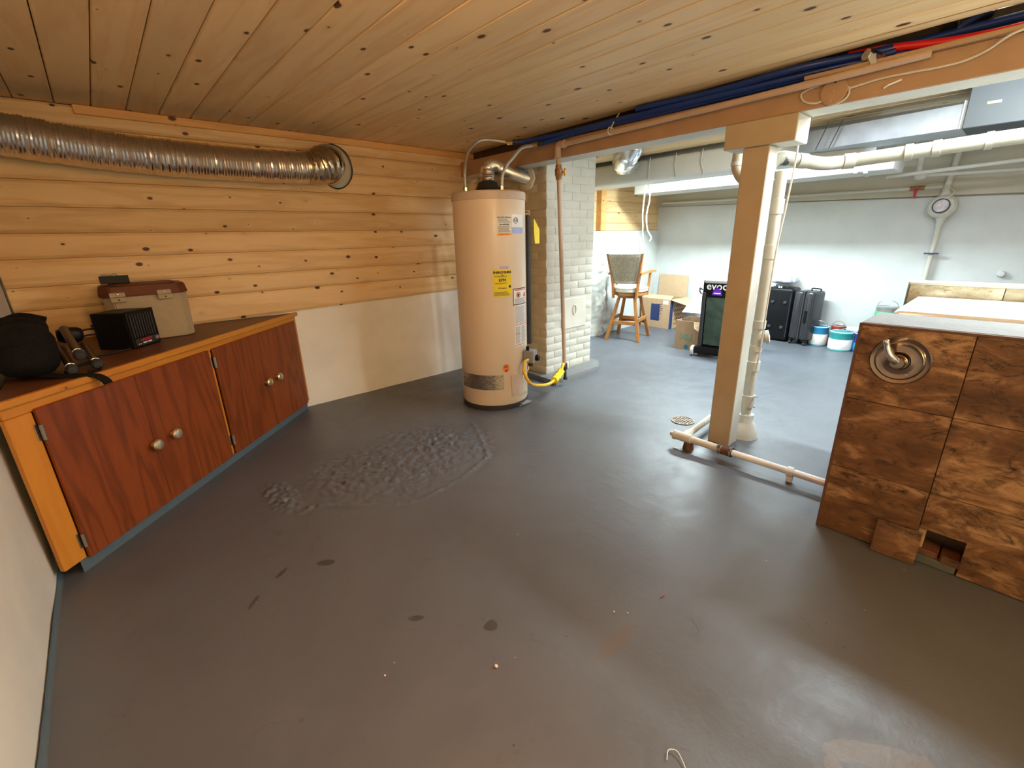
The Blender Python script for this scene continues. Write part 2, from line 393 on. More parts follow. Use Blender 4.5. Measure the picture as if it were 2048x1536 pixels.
def quad_prism(bm, pts, vec):
    """polygon pts extruded by vec"""
    vec = Vector(vec); a = [bm.verts.new(p) for p in pts]; b = [bm.verts.new(Vector(p)+vec) for p in pts]
    n = len(pts); bm.faces.new(a); bm.faces.new(list(reversed(b)))
    for i in range(n): bm.faces.new((a[i], b[i], b[(i+1) % n], a[(i+1) % n]))
    return bm
def frame_pts(pts):
    pts = [Vector(p) for p in pts]; out = []; prev = None
    for i, p in enumerate(pts):
        t = (pts[min(i+1, len(pts)-1)] - pts[max(i-1, 0)]).normalized()
        if prev is None:
            up = Vector((0, 0, 1)) if abs(t.z) < 0.9 else Vector((1, 0, 0)); n = t.cross(up).normalized()
        else:
            n = (prev - prev.dot(t)*t); n = n.normalized() if n.length > 1e-6 else t.orthogonal().normalized()
        prev = n; out.append((p, n, t.cross(n).normalized()))
    return out
def tube(bm, pts, r, seg=12, cap=True):
    rs = r if isinstance(r, (list, tuple)) else [r]*len(pts); rings = []
    for (p, n, b), rr in zip(frame_pts(pts), rs):
        rings.append([bm.verts.new(p + n*math.cos(2*PI*k/seg)*rr + b*math.sin(2*PI*k/seg)*rr) for k in range(seg)])
    for a, b in zip(rings, rings[1:]):
        for k in range(seg): bm.faces.new((a[k], a[(k+1) % seg], b[(k+1) % seg], b[k]))
    if cap: bm.faces.new(rings[0]); bm.faces.new(list(reversed(rings[-1])))
    return bm
def smooth_path(pts, n=8):
    pts = [Vector(p) for p in pts]; out = []
    P = [pts[0]*2-pts[1]] + pts + [pts[-1]*2-pts[-2]]
    for i in range(1, len(P)-2):
        for k in range(n):
            t = k/n; a, b, c, d = P[i-1], P[i], P[i+1], P[i+2]
            out.append(0.5*((2*b) + (c-a)*t + (2*a-5*b+4*c-d)*t*t + (-a+3*b-3*c+d)*t**3))
    out.append(pts[-1]); return out
def resample(pts, step):
    out = [Vector(pts[0])]; acc = 0
    for a, b in zip(pts, pts[1:]):
        d = (b-a).length; t = step-acc
        while t <= d: out.append(a + (b-a)*(t/d)); t += step
        acc = (acc + d) % step
    return out
def lathe(bm, prof, seg=24, M4=None, a0=0.0, a1=2*PI, caps=True):
    """prof list of (r,z); about z"""
    full = abs(a1-a0-2*PI) < 1e-6; n = seg if full else seg+1; rings = []
    for r, z in prof:
        rings.append([bm.verts.new((r*math.cos(a0+(a1-a0)*k/seg), r*math.sin(a0+(a1-a0)*k/seg), z)) for k in range(n)])
    for a, b in zip(rings, rings[1:]):
        for k in range(n if full else n-1):
            q = (a[k], a[(k+1) % n], b[(k+1) % n], b[k])
            try: bm.faces.new(q)
            except Exception: pass
    if full and caps:
        if prof[0][0] > 1e-6: bm.faces.new(list(reversed(rings[0])))
        if prof[-1][0] > 1e-6: bm.faces.new(rings[-1])
    bmesh.ops.remove_doubles(bm, verts=[v for rg in rings for v in rg], dist=1e-6)
    if M4 is not None: bmesh.ops.transform(bm, matrix=M4, verts=[v for rg in rings for v in rg if v.is_valid])
    return bm
def align(loc, z):
    z = Vector(z).normalized(); q = Vector((0, 0, 1)).rotation_difference(z)
    return Matrix.Translation(loc) @ q.to_matrix().to_4x4()
def text_bm(s, size, thick=0.0006, bold=0.0):
    cu = bpy.data.curves.new('lettering', 'FONT'); cu.body = s; cu.size = size; cu.extrude = thick; cu.offset = bold
    cu.align_x = 'CENTER'; cu.align_y = 'CENTER'; cu.resolution_u = 2
    o = bpy.data.objects.new('lettering', cu); COL.objects.link(o)
    dg = bpy.context.evaluated_depsgraph_get(); dg.update()
    me = bpy.data.meshes.new_from_object(o.evaluated_get(dg))
    bm = B(); bm.from_mesh(me); bpy.data.objects.remove(o); bpy.data.curves.remove(cu); bpy.data.meshes.remove(me)
    return bm
def grid_fn(bm, nu, nv, fn):
    vs = [[bm.verts.new(fn(i/nu, j/nv)) for j in range(nv+1)] for i in range(nu+1)]
    for i in range(nu):
        for j in range(nv): bm.faces.new((vs[i][j], vs[i+1][j], vs[i+1][j+1], vs[i][j+1]))
    return bm
def pn(x, y, z=0.0): return noise.noise(Vector((x, y, z)))

# ================================================================ SETTING
X0, X1, Y0, Y1, ZC = -0.40, 6.10, -2.3, 3.61, 1.985
# floor : one painted slab with a broken rough patch and low ridges
ridge = [(1.742, 2.413), (1.68, 2.26), (1.611, 2.129), (1.495, 1.925), (1.36, 1.87), (1.241, 1.831), (1.058, 1.80), (0.951, 1.798), (0.859, 1.841), (0.746, 1.915), (0.639, 2.019), (0.532, 2.123), (0.462, 2.103)]
lump = [(0.379, 2.482), (0.457, 2.5), (0.50, 2.33), (0.496, 2.231), (0.439, 2.16), (0.409, 2.297)]
scarp = [(2.41, 1.175), (2.384, 0.889), (2.345, 0.592), (2.359, 0.418), (2.34, 0.30)]
def dseg(px, py, poly):
    best = 9
    for (ax, ay), (bx, by) in zip(poly, poly[1:]):
        dx, dy = bx-ax, by-ay; t = max(0, min(1, ((px-ax)*dx+(py-ay)*dy)/(dx*dx+dy*dy)))
        best = min(best, math.hypot(px-ax-t*dx, py-ay-t*dy))
    return best
def fz(x, y):
    z = 0.0015*pn(x*1.3, y*1.3)
    if 0.2 < x < 2.0 and 1.6 < y < 2.95:
        r = math.hypot((x-1.15)/0.55, (y-2.25)/0.42); a = max(0, min(1, (1.15-r)*2.2))
        q = pn(x*22, y*22)*0.6 + pn(x*45, y*45, 3)*0.5
        z += a*0.024*max(-0.4, q)*(0.3+max(0, pn(x*4, y*4, 5)+0.45))
        d = abs(dseg(x, y, ridge)+0.008*pn(x*35, y*35, 6)); wob = 0.35+1.5*abs(pn(x*28, y*28, 8))
        z += 0.009*wob*math.exp(-(d/0.014)**2) - 0.004*math.exp(-((d-0.0)/0.06)**2)
        d = math.hypot((x-0.44)/0.075, (y-2.33)/0.19)
        if d < 1.4: z += 0.020*min(0.7, max(0, 1.15-d))*(0.6+pn(x*42, y*42, 2)*1.6)
    if 2.2 < x < 2.6 and 0.2 < y < 1.3:
        d = dseg(x, y, scarp); z -= 0.006*math.exp(-(d/0.014)**2)*(0.7+0.6*pn(x*20, y*20))
    if 1.3 < x < 2.0 and 0.7 < y < 1.9:
        z += 0.0035*max(0, pn(x*26, y*26, 4)-0.18)*max(0, pn(x*3, y*3, 9)+0.4)
    return z
def axis(lo, hi, f0, f1, fine, coarse):
    out = [lo]; v = lo
    while v < hi-1e-6:
        v += fine if f0 <= v < f1 else coarse
        out.append(min(v, hi))
    return out
bm = B(); xs = axis(X0-.3, X1+.3, 0.25, 2.0, 0.009, 0.045); ys = axis(Y0-.1, Y1+.45, 1.65, 2.75, 0.009, 0.045)
vs = [[bm.verts.new((x, y, fz(x, y))) for y in ys] for x in xs]
for i in range(len(xs)-1):
    for j in range(len(ys)-1): bm.faces.new((vs[i][j], vs[i+1][j], vs[i+1][j+1], vs[i][j+1]))
struct('floor', bm, 'painted_concrete', 'grey painted concrete floor, rough and scuffed', True)

def rough_wall(name, mat, fn, nu, nv, amp, sc, label, thick):
    bm = B()
    def f(u, v):
        p, n = fn(u, v); p = Vector(p); return p + Vector(n)*amp*(pn(p.x*sc+p.y*sc, p.z*sc, 1)+0.5*pn(p.x*sc*3+p.y*sc*3, p.z*sc*3, 2))
    grid_fn(bm, nu, nv, f)
    return struct(name, bm, mat, label, True)
def slab_wall(name, mat, a, b, label=None): return struct(name, box(B(), a, b), mat, label)
slab_wall('wall_right', 'left_plaster', (X0-.3, Y0-.12, -0.05), (X1+.3, Y0, 2.3))
# left wall, uneven plaster, with a heavy painted foot
rough_wall('wall_left', 'left_plaster', lambda u, v: ((X0, Y0+(Y1+.03-Y0)*u, -0.02+2.05*v), (1, 0, 0)), 150, 50, 0.006, 3.0, 'cream plastered wall at the left', .1)
slab_wall('wall_left_core', 'left_plaster', (X0-.12, Y0-.1, -.05), (X0-.03, Y1+.4, 2.3))
bpy.data.objects['wall_left_core'].name = 'wall_left.001'
bm = B()
def ft(u, v):
    y = 0.6+1.75*u; r = 0.012+0.006*pn(y*9, 3)
    a = v*PI/2; return (X0+0.005+r*1.5*(1-math.sin(a)), y, r*1.6*(1-math.cos(a))-0.001)
grid_fn(bm, 90, 5, ft); struct('baseboard_left', bm, 'toe_blue', 'dark grey floor paint turned up onto the left wall', True)
# back wall : masonry below, planks above
rough_wall('wall_back', 'cream_masonry', lambda u, v: ((X0+(6.3-X0)*u, Y1+(0.0 if X0+(6.3-X0)*u < 3.6 else 0.03), -0.02+0.83*v), (0, -1, 0)), 240, 40, 0.008, 4.0, 'lower back wall of painted masonry below the pine planks', .1)
slab_wall('wall_back_core', 'cream_masonry', (X0-.1, Y1+.06, -.05), (X1+.3, Y1+.40, 2.3))
bpy.data.objects['wall_back_core'].name = 'wall_back.001'
wb = bpy.data.objects['wall_back']
zs = [0.80, 0.932, 1.057, 1.203, 1.335, 1.470, 1.605, 1.745, 1.875, 1.982]
HX, HZ, HR = 1.475, 1.785, 0.150   # vent hole in the planks
for k in range(len(zs)-1):
    z0, z1 = zs[k]+0.0012, zs[k+1]-0.0012
    def seg(x0, x1, cut=None):
        bm = B(); low = (k == 0)
        # rounded log-like face profile
        prof = []
        for j in range(9):
            t = j/8; prof.append((Y1-0.016-0.010*math.sin(PI*t)**0.45 if 0 < t < 1 else Y1-0.012, z0+(z1-z0)*t))
        n = 2
        if cut == 'R': e = [(x0, x1)]
        a = [bm.verts.new((x0 if cut != 'L' else x0, y, z)) for y, z in prof]; b = []
        for (y, z) in prof:
            xx1 = x1
            b.append(bm.verts.new((xx1, y, z)))
        if low:
            a[0].co.z = a[1].co.z-0.012; a[0].co.z = 0.742; a[1].co.z = 0.760; b[0].co.z = 0.797
        if cut:
            for v in (b if cut == 'R' else a):
                dz = v.co.z-HZ; h = math.sqrt(max(0, HR*HR*1.0-dz*dz)) if abs(dz) < HR else 0
                v.co.x = HX-h*0.9 if cut == 'R' else HX+h*0.9
        for j in range(8): bm.faces.new((a[j], a[j+1], b[j+1], b[j]))
        a2 = [bm.verts.new((v.co.x, Y1+0.004, v.co.z)) for v in a]; b2 = [bm.verts.new((v.co.x, Y1+0.004, v.co.z)) for v in b]
        for j in range(8):
            bm.faces.new((a2[j], b2[j], b2[j+1], a2[j+1])); bm.faces.new((a[j], a2[j], a2[j+1], a[j+1])); bm.faces.new((b[j], b[j+1], b2[j+1], b2[j]))
        bm.faces.new((a[0], b[0], b2[0], a2[0])); bm.faces.new((a[8], a2[8], b2[8], b[8]))
        o = obj('plank', bm, 'pine_wall', wb)
        return o
    if z1 < HZ-HR or z0 > HZ+HR: seg(X0+0.01, 2.86)
    else: seg(X0+0.01, HX, 'R'); seg(HX, 2.86, 'L')
# trim strip under the ceiling
struct('trim_1', box(B(), (0.09, Y1-0.045, 1.938), (2.86, Y1-0.026, 1.983), 0.003), 'pine_trim', 'narrow pine trim strip where planks meet the ceiling')
# ceiling boards
bm = B(); box(bm, (X0-.1, Y0-.1, 2.235), (X1+.3, Y1+.4, 2.26))
ce = struct('ceiling', bm, 'old_joist', 'board ceiling below old joists')
def board(x0, x1, y0, y1, z=ZC, mat='pine_ceiling', taper=None, parent=None):
    bm = B(); c = 0.006; g = 0.0016
    prof = [(x0+g, z+0.014), (x0+g, z+c), (x0+g+c*0.8, z), (x1-g-c*0.8, z), (x1-g, z+c), (x1-g, z+0.014)]
    a = [bm.verts.new((x, y0, q)) for x, q in prof]
    b = [bm.verts.new((x if taper is None or i < 3 else x+taper, y1, q)) for i, (x, q) in enumerate(prof)]
    n = len(prof)
    for i in range(n): bm.faces.new((a[i], a[(i+1) % n], b[(i+1) % n], b[i]))
    bm.faces.new(a); bm.faces.new(list(reversed(b)))
    return obj('board', bm, mat, parent or ce)
bx = [X0, -0.276, -0.128, 0.024, 0.169, 0.316, 0.466, 0.619, 0.768, 0.925, 1.085, 1.240, 1.394, 1.543, 1.688, 1.810, 1.950, 2.098, 2.285, 2.40, 2.525]
for a, b in zip(bx, bx[1:]):
    board(a, b, Y0, Y1-0.01)
board(2.525, 2.534, -1.05, Y1-0.01, taper=0.224)
# far pine ceiling beyond the beam
fx = 2.81
while fx < 4.1:
    board(fx, fx+0.14, 0.30, Y1+.05); fx += 0.14
# joists above
for k in range(13):
    y = -0.42+k*0.36
    struct('joist', box(B(), (X0, y-0.022, 2.035), (X1, y+0.022, 2.235)), 'old_joist')
struct('ceiling_far', box(B(), (4.45, Y0, ZC), (X1+.2, Y1+.1, 2.03)), 'grey_ceiling', 'grey painted ceiling over the far wall pipes')
bpy.data.objects['ceiling_far'].name = 'ceiling.001'
# far room : back wall part beyond the chimney, with a plank recess
struct('wall_back_upper', box(B(), (3.5, Y1+.012, 0.7), (6.2, Y1+.07, 1.305)), 'white_plaster'); bpy.data.objects['wall_back_upper'].name = 'wall_back.002'
rough_wall('wall_back_pier', 'rough_plaster', lambda u, v: ((4.55+0.40*u, Y1-0.0-0.06*math.sin(PI*min(1, u*1.15)), -0.01+1.315*v), (0.2, -1, 0)), 40, 90, 0.035, 7.0, 'rough lumpy plaster edge of the back wall', .1)
bpy.data.objects['wall_back_pier'].name = 'wall_back.003'
rough_wall('wall_back_white', 'white_plaster', lambda u, v: ((4.92+1.2*u, Y1+0.004, -0.01+1.315*v), (0, -1, 0)), 40, 40, 0.010, 4.0, 'white plastered back wall beside the stool', .1)
bpy.data.objects['wall_back_white'].name = 'wall_back.004'
wf = bpy.data.objects['wall_back.004']
for k, (z0, z1) in enumerate([(1.31, 1.40), (1.402, 1.53), (1.532, 1.66), (1.662, 1.79), (1.792, 1.92), (1.922, 1.98)]):
    obj('plank', box(B(), (3.5, Y1+.045, z0), (6.12, Y1+.075, z1), 0.004), 'pine_wall', wf)
struct('trim_2', box(B(), (4.70, Y1-.03, 1.31), (4.80, Y1+.05, 1.98), 0.004), 'pine_trim', 'upright pine board at the edge of the recess')
# far wall
def fw(u, v):
    y = Y0+(Y1+.05-Y0)*u; top = 1.50+0.115*max(0, y)/3.6
    return ((X1, y, -0.02+(top+0.02)*v), (-1, 0, 0))
rough_wall('wall_far', 'white_plaster', fw, 120, 50, 0.007, 2.2, 'white plastered far wall', .1)
bm = B(); quad_prism(bm, [(X1-.035, Y0, 1.45), (X1-.035, Y1+.05, 1.62), (X1-.035, Y1+.05, 1.99), (X1-.035, Y0, 1.99)], (0.2, 0, 0))
struct('wall_far_band', bm, 'beige_masonry', 'beige upper band of the far wall'); bpy.data.objects['wall_far_band'].name = 'wall_far.001'
slab_wall('wall_far_core', 'white_plaster', (X1+.03, Y0-.1, -.05), (X1+.25, Y1+.4, 2.3)); bpy.data.objects['wall_far_core'].name = 'wall_far.002'
tag(obj('wall_knob', lathe(B(), [(0.0, 0.05), (0.022, 0.046), (0.030, 0.03), (0.028, 0.0)], 16, align((X1, 0.12, 0.835), (-1, 0, 0))), 'white_plaster', None, True), 'small white painted knob on the far wall above the tub', 'wall knob')  # a painted knob fixed to the far wall

# ================================================================ BEAM, POST, CHIMNEY
t = thing('support_beam', 'long painted timber beam under the ceiling edge carried by the post', 'beam', (2.63, 1.0, 1.785))
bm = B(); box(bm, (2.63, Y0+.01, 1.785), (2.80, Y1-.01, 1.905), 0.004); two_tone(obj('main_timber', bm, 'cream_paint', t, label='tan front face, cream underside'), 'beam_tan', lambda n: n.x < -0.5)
bm = B(); box(bm, (2.765, Y0+.01, 1.906), (2.80, Y1-.01, 2.034), 0.003); obj('light_block_plate', bm, 'old_joist', t, label='dark timber on top of the beam, shaped to block lamp light')  # board made full height to keep lamp light out of the joist bay
t = thing('support_post', 'square cream painted timber post standing on the grey floor', 'post', (2.69, 1.04, 0))
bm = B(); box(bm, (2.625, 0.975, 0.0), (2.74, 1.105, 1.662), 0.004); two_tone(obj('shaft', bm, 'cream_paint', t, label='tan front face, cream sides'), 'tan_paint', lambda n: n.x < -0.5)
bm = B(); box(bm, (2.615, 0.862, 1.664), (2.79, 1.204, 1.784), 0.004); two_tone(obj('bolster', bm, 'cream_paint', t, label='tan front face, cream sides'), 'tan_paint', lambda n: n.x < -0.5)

ch = thing('brick_chimney', 'cream painted brick chimney beside the water heater', 'chimney', (3.18, 3.1, 0))
cx0, cx1, cy0, cy1 = 2.86, 3.50, 2.74, 3.58
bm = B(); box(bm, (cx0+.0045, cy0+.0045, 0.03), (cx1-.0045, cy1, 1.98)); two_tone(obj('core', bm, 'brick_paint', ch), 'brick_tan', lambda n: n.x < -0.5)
bh, bl = 0.068, 0.213
def brick_mesh(l, d, mt='brick_paint'):
    bm = B(); box(bm, (-l/2, -d/2, -bh/2+0.003), (l/2, d/2, bh/2-0.003), 0.006, seg=2)
    me = finish('brick', bm, mt, True)
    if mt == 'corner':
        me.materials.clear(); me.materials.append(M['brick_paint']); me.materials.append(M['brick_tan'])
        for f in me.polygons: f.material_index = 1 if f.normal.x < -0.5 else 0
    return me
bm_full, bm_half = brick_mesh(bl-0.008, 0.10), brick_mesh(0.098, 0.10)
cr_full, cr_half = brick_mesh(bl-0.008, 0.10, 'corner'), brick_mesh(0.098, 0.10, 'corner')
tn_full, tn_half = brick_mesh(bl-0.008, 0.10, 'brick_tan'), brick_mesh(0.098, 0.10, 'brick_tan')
nrow = int((1.97-0.04)/bh)
cnt = 0
for r in range(nrow):
    z = 0.045+bh*(r+0.5); off = (r % 2)
    for side in (0, 1):
        length = (cx1-cx0) if side == 0 else (cy1-cy0)
        p = 0.0; first = True
        while p < length-0.03:
            l = bl if not (first and off == side) else 0.106
            if p+l > length: l = 0.106 if length-p >= 0.09 else 0
            if l == 0: break
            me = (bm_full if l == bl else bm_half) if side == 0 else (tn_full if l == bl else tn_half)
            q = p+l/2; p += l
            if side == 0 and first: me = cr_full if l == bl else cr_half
            first = False
            if side == 0 and 3.05 < cx0+q < 3.42 and 0.42 < z < 0.72: continue
            if side == 1 and q < 0.1: continue
            o = bpy.data.objects.new('brick', me); COL.objects.link(o); o.parent = ch
            jt = random.uniform(-0.0015, 0.0015)
            if side == 0: loc = Vector((cx0+q, cy0+0.05+jt, z)); rz = 0
            else: loc = Vector((cx0+0.05+jt, cy0+q, z)); rz = PI/2
            o.location = loc-Vector(ch.location); o.rotation_euler = (random.uniform(-.004, .004), random.uniform(-.008, .008), rz+random.uniform(-.004, .004))
            cnt += 1
bm = B(); box(bm, (3.06, cy0-0.008, 0.43), (3.40, cy0+0.02, 0.71), 0.004); cd = obj('cleanout_door', bm, 'cream_paint', ch, label='flat painted clean-out plate')
bm = B(); tube(bm, [(3.23+0.022*math.cos(a), cy0-0.012, 0.60+0.045*math.sin(a)) for a in [k*PI/9 for k in range(19)]], 0.005, 6); obj('handle', bm, 'cream_paint', cd)
bm = B()
def slabf(u, v): return (2.70+0.92*u, 2.55+1.0*v, 0)
vs_ = [(2.76, 2.535, -0.01), (3.40, 2.56, -0.01), (3.60, 2.70, -0.01), (3.60, 3.58, -0.01), (2.80, 3.58, -0.01), (2.78, 2.72, -0.01)]
quad_prism(bm, vs_, (0, 0, 0.052)); bmesh.ops.bevel(bm, geom=[e for e in bm.edges], offset=0.01, segments=2, affect='EDGES')
tag(obj('chimney_footing', bm, 'mortar_grey', None, True), 'low rough concrete footing under the brick chimney', 'footing')

# ================================================================ WATER HEATER
HC = Vector((2.18, 2.66)); HRr = 0.26
wh = thing('water_heater', 'tall beige gas water heater standing in front of the chimney', 'water heater', (HC.x, HC.y, 0.0))
prof = [(0.255, 0.035), (HRr, 0.045), (HRr, 1.505)]
bm = B(); lathe(bm, prof, 64, Matrix.Translation((HC.x, HC.y, 0))); obj('tank_jacket', bm, 'heater_beige', wh, True)
bm = B(); lathe(bm, [(0.262, 1.500), (0.2645, 1.502), (0.2645, 1.548), (0.258, 1.556), (0.0, 1.560)], 64, Matrix.Translation((HC.x, HC.y, 0))); tp = obj('top_cap', bm, 'heater_top', wh, True)
bm = B(); lathe(bm, [(0.235, 0.0), (0.262, 0.0), (0.264, 0.036), (0.235, 0.044)], 64, Matrix.Translation((HC.x, HC.y, 0))); obj('base_ring', bm, 'black_trim', wh, True)
def cpt(az, z, r): a = math.radians(az); return Vector((HC.x+r*math.cos(a), HC.y+r*math.sin(a), z))
def patch(name, az0, az1, z0, z1, mat, dr=0.0012, parent=wh, n=10, label=None, th=0.0012):
    bm = B(); rows = []
    for r in (HRr+dr, HRr+dr-th):
        rows.append([[bm.verts.new(cpt(az0+(az1-az0)*i/n, z, r)) for z in (z0, z1)] for i in range(n+1)])
    f, bk = rows
    for i in range(n):
        bm.faces.new((f[i][0], f[i+1][0], f[i+1][1], f[i][1])); bm.faces.new((bk[i][0], bk[i][1], bk[i+1][1], bk[i+1][0]))
        bm.faces.new((f[i][0], bk[i][0], bk[i+1][0], f[i+1][0])); bm.faces.new((f[i][1], f[i+1][1], bk[i+1][1], bk[i][1]))
    bm.faces.new((f[0][0], f[0][1], bk[0][1], bk[0][0])); bm.faces.new((f[n][0], bk[n][0], bk[n][1], f[n][1]))
    return obj(name, bm, mat, parent, label=label)
def ctext(s, az, z, size, mat, parent, bold=0.0, dr=0.0022, sx=1.0, name='lettering'):
    bm = text_bm(s, size, 0.0003, bold)
    for v in bm.verts:
        x, y, q = v.co; v.co = cpt(az+math.degrees(x*sx/HRr), z+y, HRr+dr+q)
    return obj(name, bm, mat, parent)
def lines(az0, az1, z0, z1, n, mat, parent, dr=0.0022, h=0.0032, seed=1, ragged=0.25):
    rnd = random.Random(seed); bm = B()
    for k in range(n):
        z = z1-(z1-z0)*(k+0.5)/n; e = az1-(az1-az0)*rnd.uniform(0, ragged)
        m_ = 5; a = [[bm.verts.new(cpt(az0+(e-az0)*i/m_, zz, HRr+dr)) for zz in (z-h/2, z+h/2)] for i in range(m_+1)]
        for i in range(m_): bm.faces.new((a[i][0], a[i+1][0], a[i+1][1], a[i][1]))
    return obj('fine_print', bm, mat, parent)
# stickers
s1 = patch('sticker', -118, -94.5, 1.268, 1.393, 'paper_cream', label='white sticker with return notice')
ctext('DO NOT RETURN', -106.3, 1.383, 0.0125, 'ink_black', s1, 0.0003)
ctext('NO REGRESE', -106.3, 1.338, 0.0125, 'ink_black', s1, 0.0003)
lines(-116.5, -96, 1.350, 1.376, 4, 'ink_grey', s1, seed=2); lines(-116.5, -96, 1.288, 1.330, 7, 'ink_grey', s1, seed=3)
patch('sticker_band', -118, -94.5, 1.268, 1.283, 'label_amber', dr=0.0020, parent=s1); ctext('1-888-425-2800', -108, 1.2755, 0.011, 'ink_red', s1, 0.0002, dr=0.0032)
s2 = patch('sticker', -93.5, -66, 1.280, 1.402, 'paper_white', label='white sticker with round emblem and blue band')
patch('sticker_band', -93.5, -66, 1.280, 1.320, 'label_blue', dr=0.0020, parent=s2)
bm = B(); tube(bm, [cpt(-85.5+math.degrees(0.019*math.cos(a)/HRr), 1.365+0.019*math.sin(a), HRr+0.003) for a in [k*PI/10 for k in range(21)]], 0.0016, 4); obj('emblem_ring', bm, 'ink_black', s2)
ctext('GE', -85.5, 1.365, 0.026, 'ink_black', s2)
s3 = patch('energy_label', -127.5, -97, 0.857, 1.042, 'label_yellow', label='yellow energy label with black lettering')
ctext('ENERGYGUIDE', -112, 1.024, 0.021, 'ink_black', s3, 0.0010, sx=0.95)
bm = B(); quad_prism(bm, [cpt(-112+d, z, HRr+0.0022) for d, z in ((-1.4, 1.010), (1.4, 1.010), (0, 1.000))], (0, 0, 0.0002)); obj('arrow_mark', bm, 'ink_black', s3)
ctext('$294', -112.5, 0.972, 0.026, 'ink_black', s3, 0.0008)
ctext('242 therms', -112.5, 0.917, 0.013, 'ink_black', s3, 0.0003)
lines(-125, -104, 0.993, 1.003, 2, 'ink_black', s3, seed=4, h=0.002); lines(-124, -102, 0.945, 0.955, 2, 'ink_black', s3, seed=5, h=0.002)
lines(-126, -99, 0.864, 0.893, 5, 'ink_black', s3, seed=6, h=0.0022)
patch('black_square', -101.5, -98, 0.917, 0.934, 'ink_black', dr=0.0022, parent=s3)
patch('sticker', -116, -101, 1.047, 1.066, 'label_lilac', label='small lilac sticker')
s4 = patch('warning_label', -94, -57, 0.788, 0.906, 'ink_black', label='white warning label with black border and red heading')
patch('label_field', -93, -58, 0.794, 0.900, 'paper_white', dr=0.0020, parent=s4)
lines(-91, -60, 0.888, 0.899, 1, 'ink_red', s4, dr=0.003, h=0.007, ragged=0.02)
bm = B(); tube(bm, [cpt(-83+math.degrees(0.020*math.cos(a)/HRr), 0.858+0.020*math.sin(a), HRr+0.004) for a in [k*PI/10 for k in range(21)]]+[cpt(-83+math.degrees(-0.013/HRr), 0.872, HRr+0.004)], 0.0022, 4); obj('ban_ring', bm, 'ink_red', s4)
patch('fuel_can_mark', -85, -81, 0.845, 0.868, 'ink_black', dr=0.0030, parent=s4)
bm = B(); quad_prism(bm, [cpt(az_, z_, HRr+0.0032) for az_, z_ in ((-70, 0.842), (-62, 0.842), (-61, 0.872), (-64, 0.860), (-65.5, 0.876), (-67.5, 0.857))], (0, 0, 0.0002)); obj('flame_mark', bm, 'ink_red', s4)
lines(-91, -60, 0.797, 0.835, 6, 'ink_grey', s4, dr=0.003, seed=8)
s5 = patch('instruction_label', -92, -60, 0.480, 0.784, 'paper_white', label='long white instruction label full of small print')
lines(-90.5, -62, 0.652, 0.778, 17, 'ink_grey', s5, seed=9); lines(-91, -61, 0.640, 0.646, 1, 'ink_red', s5, h=0.005, ragged=0.01)
lines(-90.5, -78, 0.500, 0.630, 17, 'ink_grey', s5, seed=10); lines(-76, -62, 0.500, 0.630, 17, 'ink_grey', s5, seed=11)
lines(-91, -80, 0.572, 0.577, 1, 'ink_red', s5, h=0.005); lines(-91, -64, 0.487, 0.494, 1, 'ink_red', s5, h=0.005)
bm = B()
ring_ = [cpt(-110.5+math.degrees(0.026*math.cos(a)/HRr), 0.330+0.032*math.sin(a), HRr+0.0012) for a in [k*PI/12 for k in range(24)]]
quad_prism(bm, ring_, (0.0004, -0.001, 0)); s6 = obj('round_sticker', bm, 'label_orange', wh, label='round orange sticker')
lines(-114, -107, 0.334, 0.352, 3, 'ink_black', s6, dr=0.003, h=0.003); patch('lock_mark', -112, -109, 0.306, 0.316, 'ink_black', dr=0.003, parent=s6)
patch('foil_patch', -199, -115.3, 0.165, 0.280, 'tape_foil', dr=0.002, n=24, label='band of brownish metal foil around the foot')
patch('burner_cover', -101, -62, 0.100, 0.268, 'heater_top', dr=0.006, th=0.006, label='grey sheet burner access cover')
# gas valve
av = Vector((math.cos(math.radians(-64)), math.sin(math.radians(-64)), 0)); ab = Vector((-av.y, av.x, 0))
Mv = Matrix(((ab.x, av.x, 0, HC.x+av.x*HRr), (ab.y, av.y, 0, HC.y+av.y*HRr), (0, 0, 1, 0.385), (0, 0, 0, 1)))
gv = obj('gas_valve', box(B(), (-0.045, 0.0, -0.045), (0.045, 0.085, 0.050), 0.008, Mv, 2), 'ink_grey', wh, label='grey gas control valve')
obj('reset_knob', lathe(B(), [(0.024, 0), (0.024, 0.022), (0.018, 0.028), (0, 0.028)], 16, Mv @ Matrix.Translation((0.012, 0.085, -0.012)) @ Matrix.Rotation(-PI/2, 4, 'X')), 'black_plastic', gv, True)
obj('pilot_button', lathe(B(), [(0.013, 0), (0.013, 0.03), (0, 0.032)], 12, Mv @ Matrix.Translation((-0.02, 0.03, 0.050))), 'black_plastic', gv, True)
obj('dial', lathe(B(), [(0.02, 0), (0.02, 0.03), (0.015, 0.034), (0, 0.034)], 14, Mv @ Matrix.Translation((0.0, 0.045, -0.045)) @ Matrix.Rotation(PI, 4, 'X')), 'black_metal', gv, True)
obj('inlet_nut', lathe(B(), [(0.014, 0), (0.014, 0.035), (0.010, 0.05), (0, 0.05)], 6, Mv @ Matrix.Translation((-0.045, 0.04, -0.01)) @ Matrix.Rotation(-PI/2, 4, 'Y')), 'brass', gv)
bm = B(); tube(bm, smooth_path([Mv @ Vector((-0.01, 0.03, -0.045)), Mv @ Vector((-0.02, 0.035, -0.10)), Mv @ Vector((-0.05, 0.008, -0.13)), Mv @ Vector((-0.06, 0.008, -0.16))]), 0.003, 6); obj('pilot_tube', bm, 'brass', gv, True)
